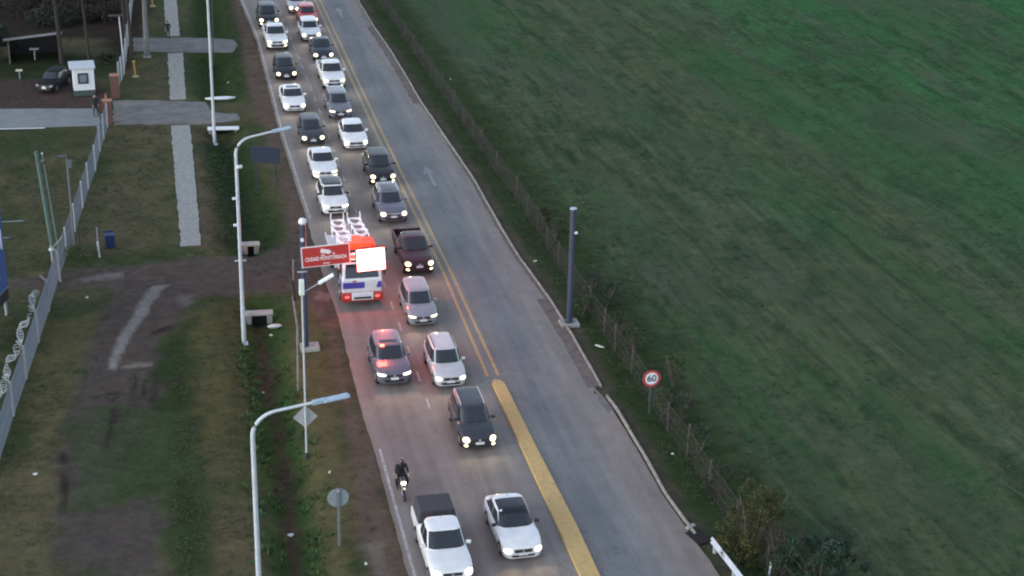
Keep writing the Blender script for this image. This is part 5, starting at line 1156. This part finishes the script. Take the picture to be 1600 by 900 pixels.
# creepers on the old fence
cl = []; stem = MB()
for a, b in zip(fr[:-1], fr[1:]):
    L_ = (b-a).length
    for k in range(int(L_*3.2)):
        q = a.lerp(b, random.random())+Vector((random.gauss(0, .16), 0, 0)); h = random.uniform(.5, 1.5)
        if mnoise.noise(q*.35) > -.28:
            (random.random() < .5) and stem.tube([q, q+Vector((random.gauss(0, .1), random.gauss(0, .25), h*.6)), q+Vector((random.gauss(0, .2), random.gauss(0, .4), h))], .016, 4, r2=.007)
        if mnoise.noise(q*.45+Vector((3, 7, 1))) > -.12: cl.append(((q.x, q.y, q.z+h*.75), (.28, .4, .32), 26))
        if random.random() < .5: cl.append(((q.x, q.y, q.z+.15), (.35, .4, .2), 22))
tag(stem.build('dry_creeper', mat('dry stems', (.045, .036, .030), rough=.95, var=.3)), kind='stuff')
tag(leaves('creeper_leaves', cl, .10, brn+mid+dkg+[(.05, .045, .035)]), kind='stuff')
# weeds in the ditch, tufts over verges
def scatter(name, pts, hgt, wd_, cols_, nb=7, spread=.10, lean=.5):
    P = np.array(pts); n = len(P); V = []; Cc = []
    for k in range(nb):
        a = rng.uniform(0, 6.28, n); s = rng.uniform(0, spread, n); h = hgt*rng.uniform(.5, 1.3, n); ox = np.cos(a); oy = np.sin(a)
        B0 = P+np.stack([ox*s, oy*s, np.full(n, -.01)], 1); T = B0+np.stack([ox*h*lean, oy*h*lean, h], 1); sd_ = np.stack([-oy, ox, np.zeros(n)], 1)*wd_*rng.uniform(.6, 1.3, (n, 1))
        Mi = (B0+T)/2+np.array((0, 0, 1))*h[:, None]*.12
        V.append(np.stack([B0-sd_*.4, Mi-sd_*.5, T, Mi+sd_*.5], 1)); c = np.array(cols_)[rng.integers(0, len(cols_), n)]*rng.uniform(.7, 1.3, (n, 1)); Cc.append(np.repeat(np.concatenate([c, np.ones((n, 1))], 1)[:, None], 4, 1))
    V = np.concatenate(V).reshape(-1, 3); Cc = np.concatenate(Cc).reshape(-1, 4); me = bpy.data.meshes.new(name)
    me.vertices.add(len(V)); me.vertices.foreach_set('co', V.reshape(-1).astype(np.float32)); me.loops.add(len(V)); me.loops.foreach_set('vertex_index', np.arange(len(V), dtype=np.int32))
    me.polygons.add(len(V)//4); me.polygons.foreach_set('loop_start', np.arange(0, len(V), 4, dtype=np.int32)); me.update(calc_edges=True)
    ca = me.color_attributes.new('tint', 'FLOAT_COLOR', 'POINT'); ca.data.foreach_set('color', Cc.reshape(-1).astype(np.float32)); me.materials.append(fol)
    o = bpy.data.objects.new(name, me); col.objects.link(o); tag(o, kind='stuff'); return o
weedc = [(.040, .080, .026), (.050, .095, .030), (.036, .065, .026), (.06, .08, .036)]
X = []; Y = []
for a, b in zip(DITCH[:-1], DITCH[1:]):
    if b.y < 130:
        n = int((b-a).length*22)
        for k in range(n):
            q = a.lerp(b, random.random()); o_ = random.choice((-1, 1))*abs(random.gauss(.85, .45))
            if mnoise.noise(Vector((q.x+o_, q.y, 0))*.5) > -.15: X.append(q.x+o_); Y.append(q.y)
X, Y = np.array(X), np.array(Y); ok = (np.minimum(np.minimum(poly_sd(X, Y, DR1), poly_sd(X, Y, DR2)), poly_sd(X, Y, DR3)) > .3); X, Y = X[ok], Y[ok]
scatter('ditch_weeds', np.stack([X, Y, ground_h(X, Y)], 1), .09, .05, weedc, 6, .2, 1.3)
m_ = (Y < 84) & (np.abs(seg_dist(X, Y, DITCH)) > .45); X, Y = X[m_], Y[m_]
scatter('ditch_weeds', np.stack([X, Y, ground_h(X, Y)], 1), .20, .07, [(.034, .085, .022), (.045, .10, .026), (.030, .065, .022)], 5, .2, .9)
X = rng.uniform(-14, 34, 90000); Y = rng.uniform(52, 125, 90000)
kx = np.interp(Y, [p.y for p in EDGE_R][::-1], [p.x for p in EDGE_R][::-1]); lx = np.interp(Y, [p.y for p in EDGE_L][::-1], [p.x for p in EDGE_L][::-1])
dist = np.minimum(np.minimum(poly_sd(X, Y, DR1), poly_sd(X, Y, DR2)), poly_sd(X, Y, DR3)); pth = gx(X, Y, W([(264, -10), (273, 80), (278, 156), (283, 195), (297, 386)]))
ok = ((X < lx-2.3-1.2*fbm(X, Y, 2, 4)) & (dist > .35) & (pth > 1.1)) | ((X > kx+1.0) & (X < kx+7))
ok &= fbm(X, Y, 1.1, 77) > .47; ok &= poly_sd(X, Y, W([(60, 450), (300, 450), (260, 600), (260, 905), (80, 905), (110, 650)])) > .2
X, Y = X[ok], Y[ok]
scatter('grass_tufts', np.stack([X, Y, ground_h(X, Y)], 1), .06, .035, [(.042, .062, .026), (.052, .070, .030), (.08, .08, .05), (.036, .052, .022)], 5, .12, 1.6)
X = rng.uniform(20, 90, 52000); Y = rng.uniform(52, 150, 52000); kx = np.interp(Y, [p.y for p in EDGE_R][::-1], [p.x for p in EDGE_R][::-1]); ok = (X > kx+6.5) & (fbm(X+Y*.094, Y*.25, 1.0, 78) > .5); X, Y = X[ok], Y[ok]
scatter('pasture_tufts', np.stack([X, Y, ground_h(X, Y)], 1), .06, .05, [(.030, .068, .032), (.036, .080, .034), (.060, .075, .05), (.024, .05, .024)], 5, .2, 1.8)
bush('weed_clump', 124, 402, 3.2, .8, mid+weedc, 'low weeds growing around the stakes left of the blue bin', n=22, per=60, size=.10, cat='weeds', d_=1.6, stems=5)
bush('weed_clump', 350, 372, 1.2, .5, brn+mid, 'brownish low weeds on the bank beside the twin block culvert', n=9, per=50, size=.09, cat='weeds', stems=4)
# ------------------------------------------------------------------ trees at the upper left
darkleaf = [(.014, .030, .018), (.020, .038, .022), (.030, .040, .024), (.012, .024, .016)]
def tree(px, py, H_, r0, crown_z, crown_w, label, lean=0, loc=None):
    p = gz(px, py) if loc is None else Vector((loc[0], loc[1], 0)); rt = tag(empty('tree', p, random.uniform(0, 6)*0), label, 'tree', 'trees of the dark grove')
    t = MB(); top = Vector((lean, 0, H_*.9)); pts = [Vector((0, 0, -.1)), Vector((lean*.25, .05, H_*.3)), Vector((lean*.6, -.05, H_*.6)), top]; t.tube(pts, r0, 10, r2=r0*.35)
    cl_ = []
    for i in range(9):
        z = crown_z+(H_-crown_z)*random.random()*.8; b = Vector((lean*z/H_, 0, z)); a = random.uniform(0, 6.28); l = crown_w*random.uniform(.3, .5); e = b+Vector((l*math.cos(a), l*math.sin(a), l*.5)); t.tube([b, (b+e)/2+Vector((0, 0, .1)), e], r0*.3, 6, r2=r0*.08)
        cl_.append((tuple(e), (.9, .9, .6), 260)); cl_.append((tuple((b+e)/2+Vector((0, 0, .4))), (.8, .8, .5), 180))
    for i in range(16): a = random.uniform(0, 6.28); q = crown_w/2*math.sqrt(random.random()); z = random.uniform(crown_z, H_); cl_.append(((lean*z/H_+q*math.cos(a), q*math.sin(a), z), (.9, .9, .6), 200))
    t.build('trunk', wood, rt, smooth=True); leaves('crown', cl_, .26, darkleaf, rt); return rt
tree(97, 99, 13, .20, 6.5, 6, 'slender dark tree trunk beside the shed', lean=-.5); tree(140, 96, 13, .15, 6.8, 5, 'thin pale trunked tree between shed and white posts', lean=-.6)
tree(207, 97, 13, .17, 7.5, 5, 'dark trunk standing just left of the grey utility pole', lean=-.3); tree(198, 62, 13, .22, 7.5, 5, 'dark trunk behind the white fence posts', lean=-.4)
tree(-22, 98, 8, .3, .8, 5.0, 'dense dark green tree at the upper left corner of the photo')
for i, (x, y) in enumerate([(-14, 176), (-9, 181), (-4, 173), (-1, 184), (3, 178), (-19, 169), (-24, 178)]): tree(0, 0, 12, .22, 2.2, 7.5, ['broad', 'tall', 'leaning', 'sparse', 'slim', 'spreading', 'thick'][i]+' dark tree behind the shed, beyond the upper left edge', loc=(x, y))
for i, (px, py, w_, h, lb) in enumerate([(40, 22, 7, 1.4, 'dark brown undergrowth behind the shed roof'), (120, 14, 8, 1.6, 'dark brown undergrowth between the trunks above the booth'), (165, 30, 4, 1.2, 'dark undergrowth left of the tall slim white pole'), (168, 100, 1.6, .8, 'small dark shrub by the white fence posts'), (85, 35, 5, 1.1, 'dark undergrowth right above the shed')]):
    bush('undergrowth', px, py, w_, h, [(.020, .015, .013), (.028, .020, .017), (.016, .015, .013)]+(dkg if i > 2 else []), lb, n=36 if w_ > 3 else 10, per=70, size=.22, rm=(.5, .9) if w_ > 3 else (.2, .4), cat='undergrowth', stems=6)
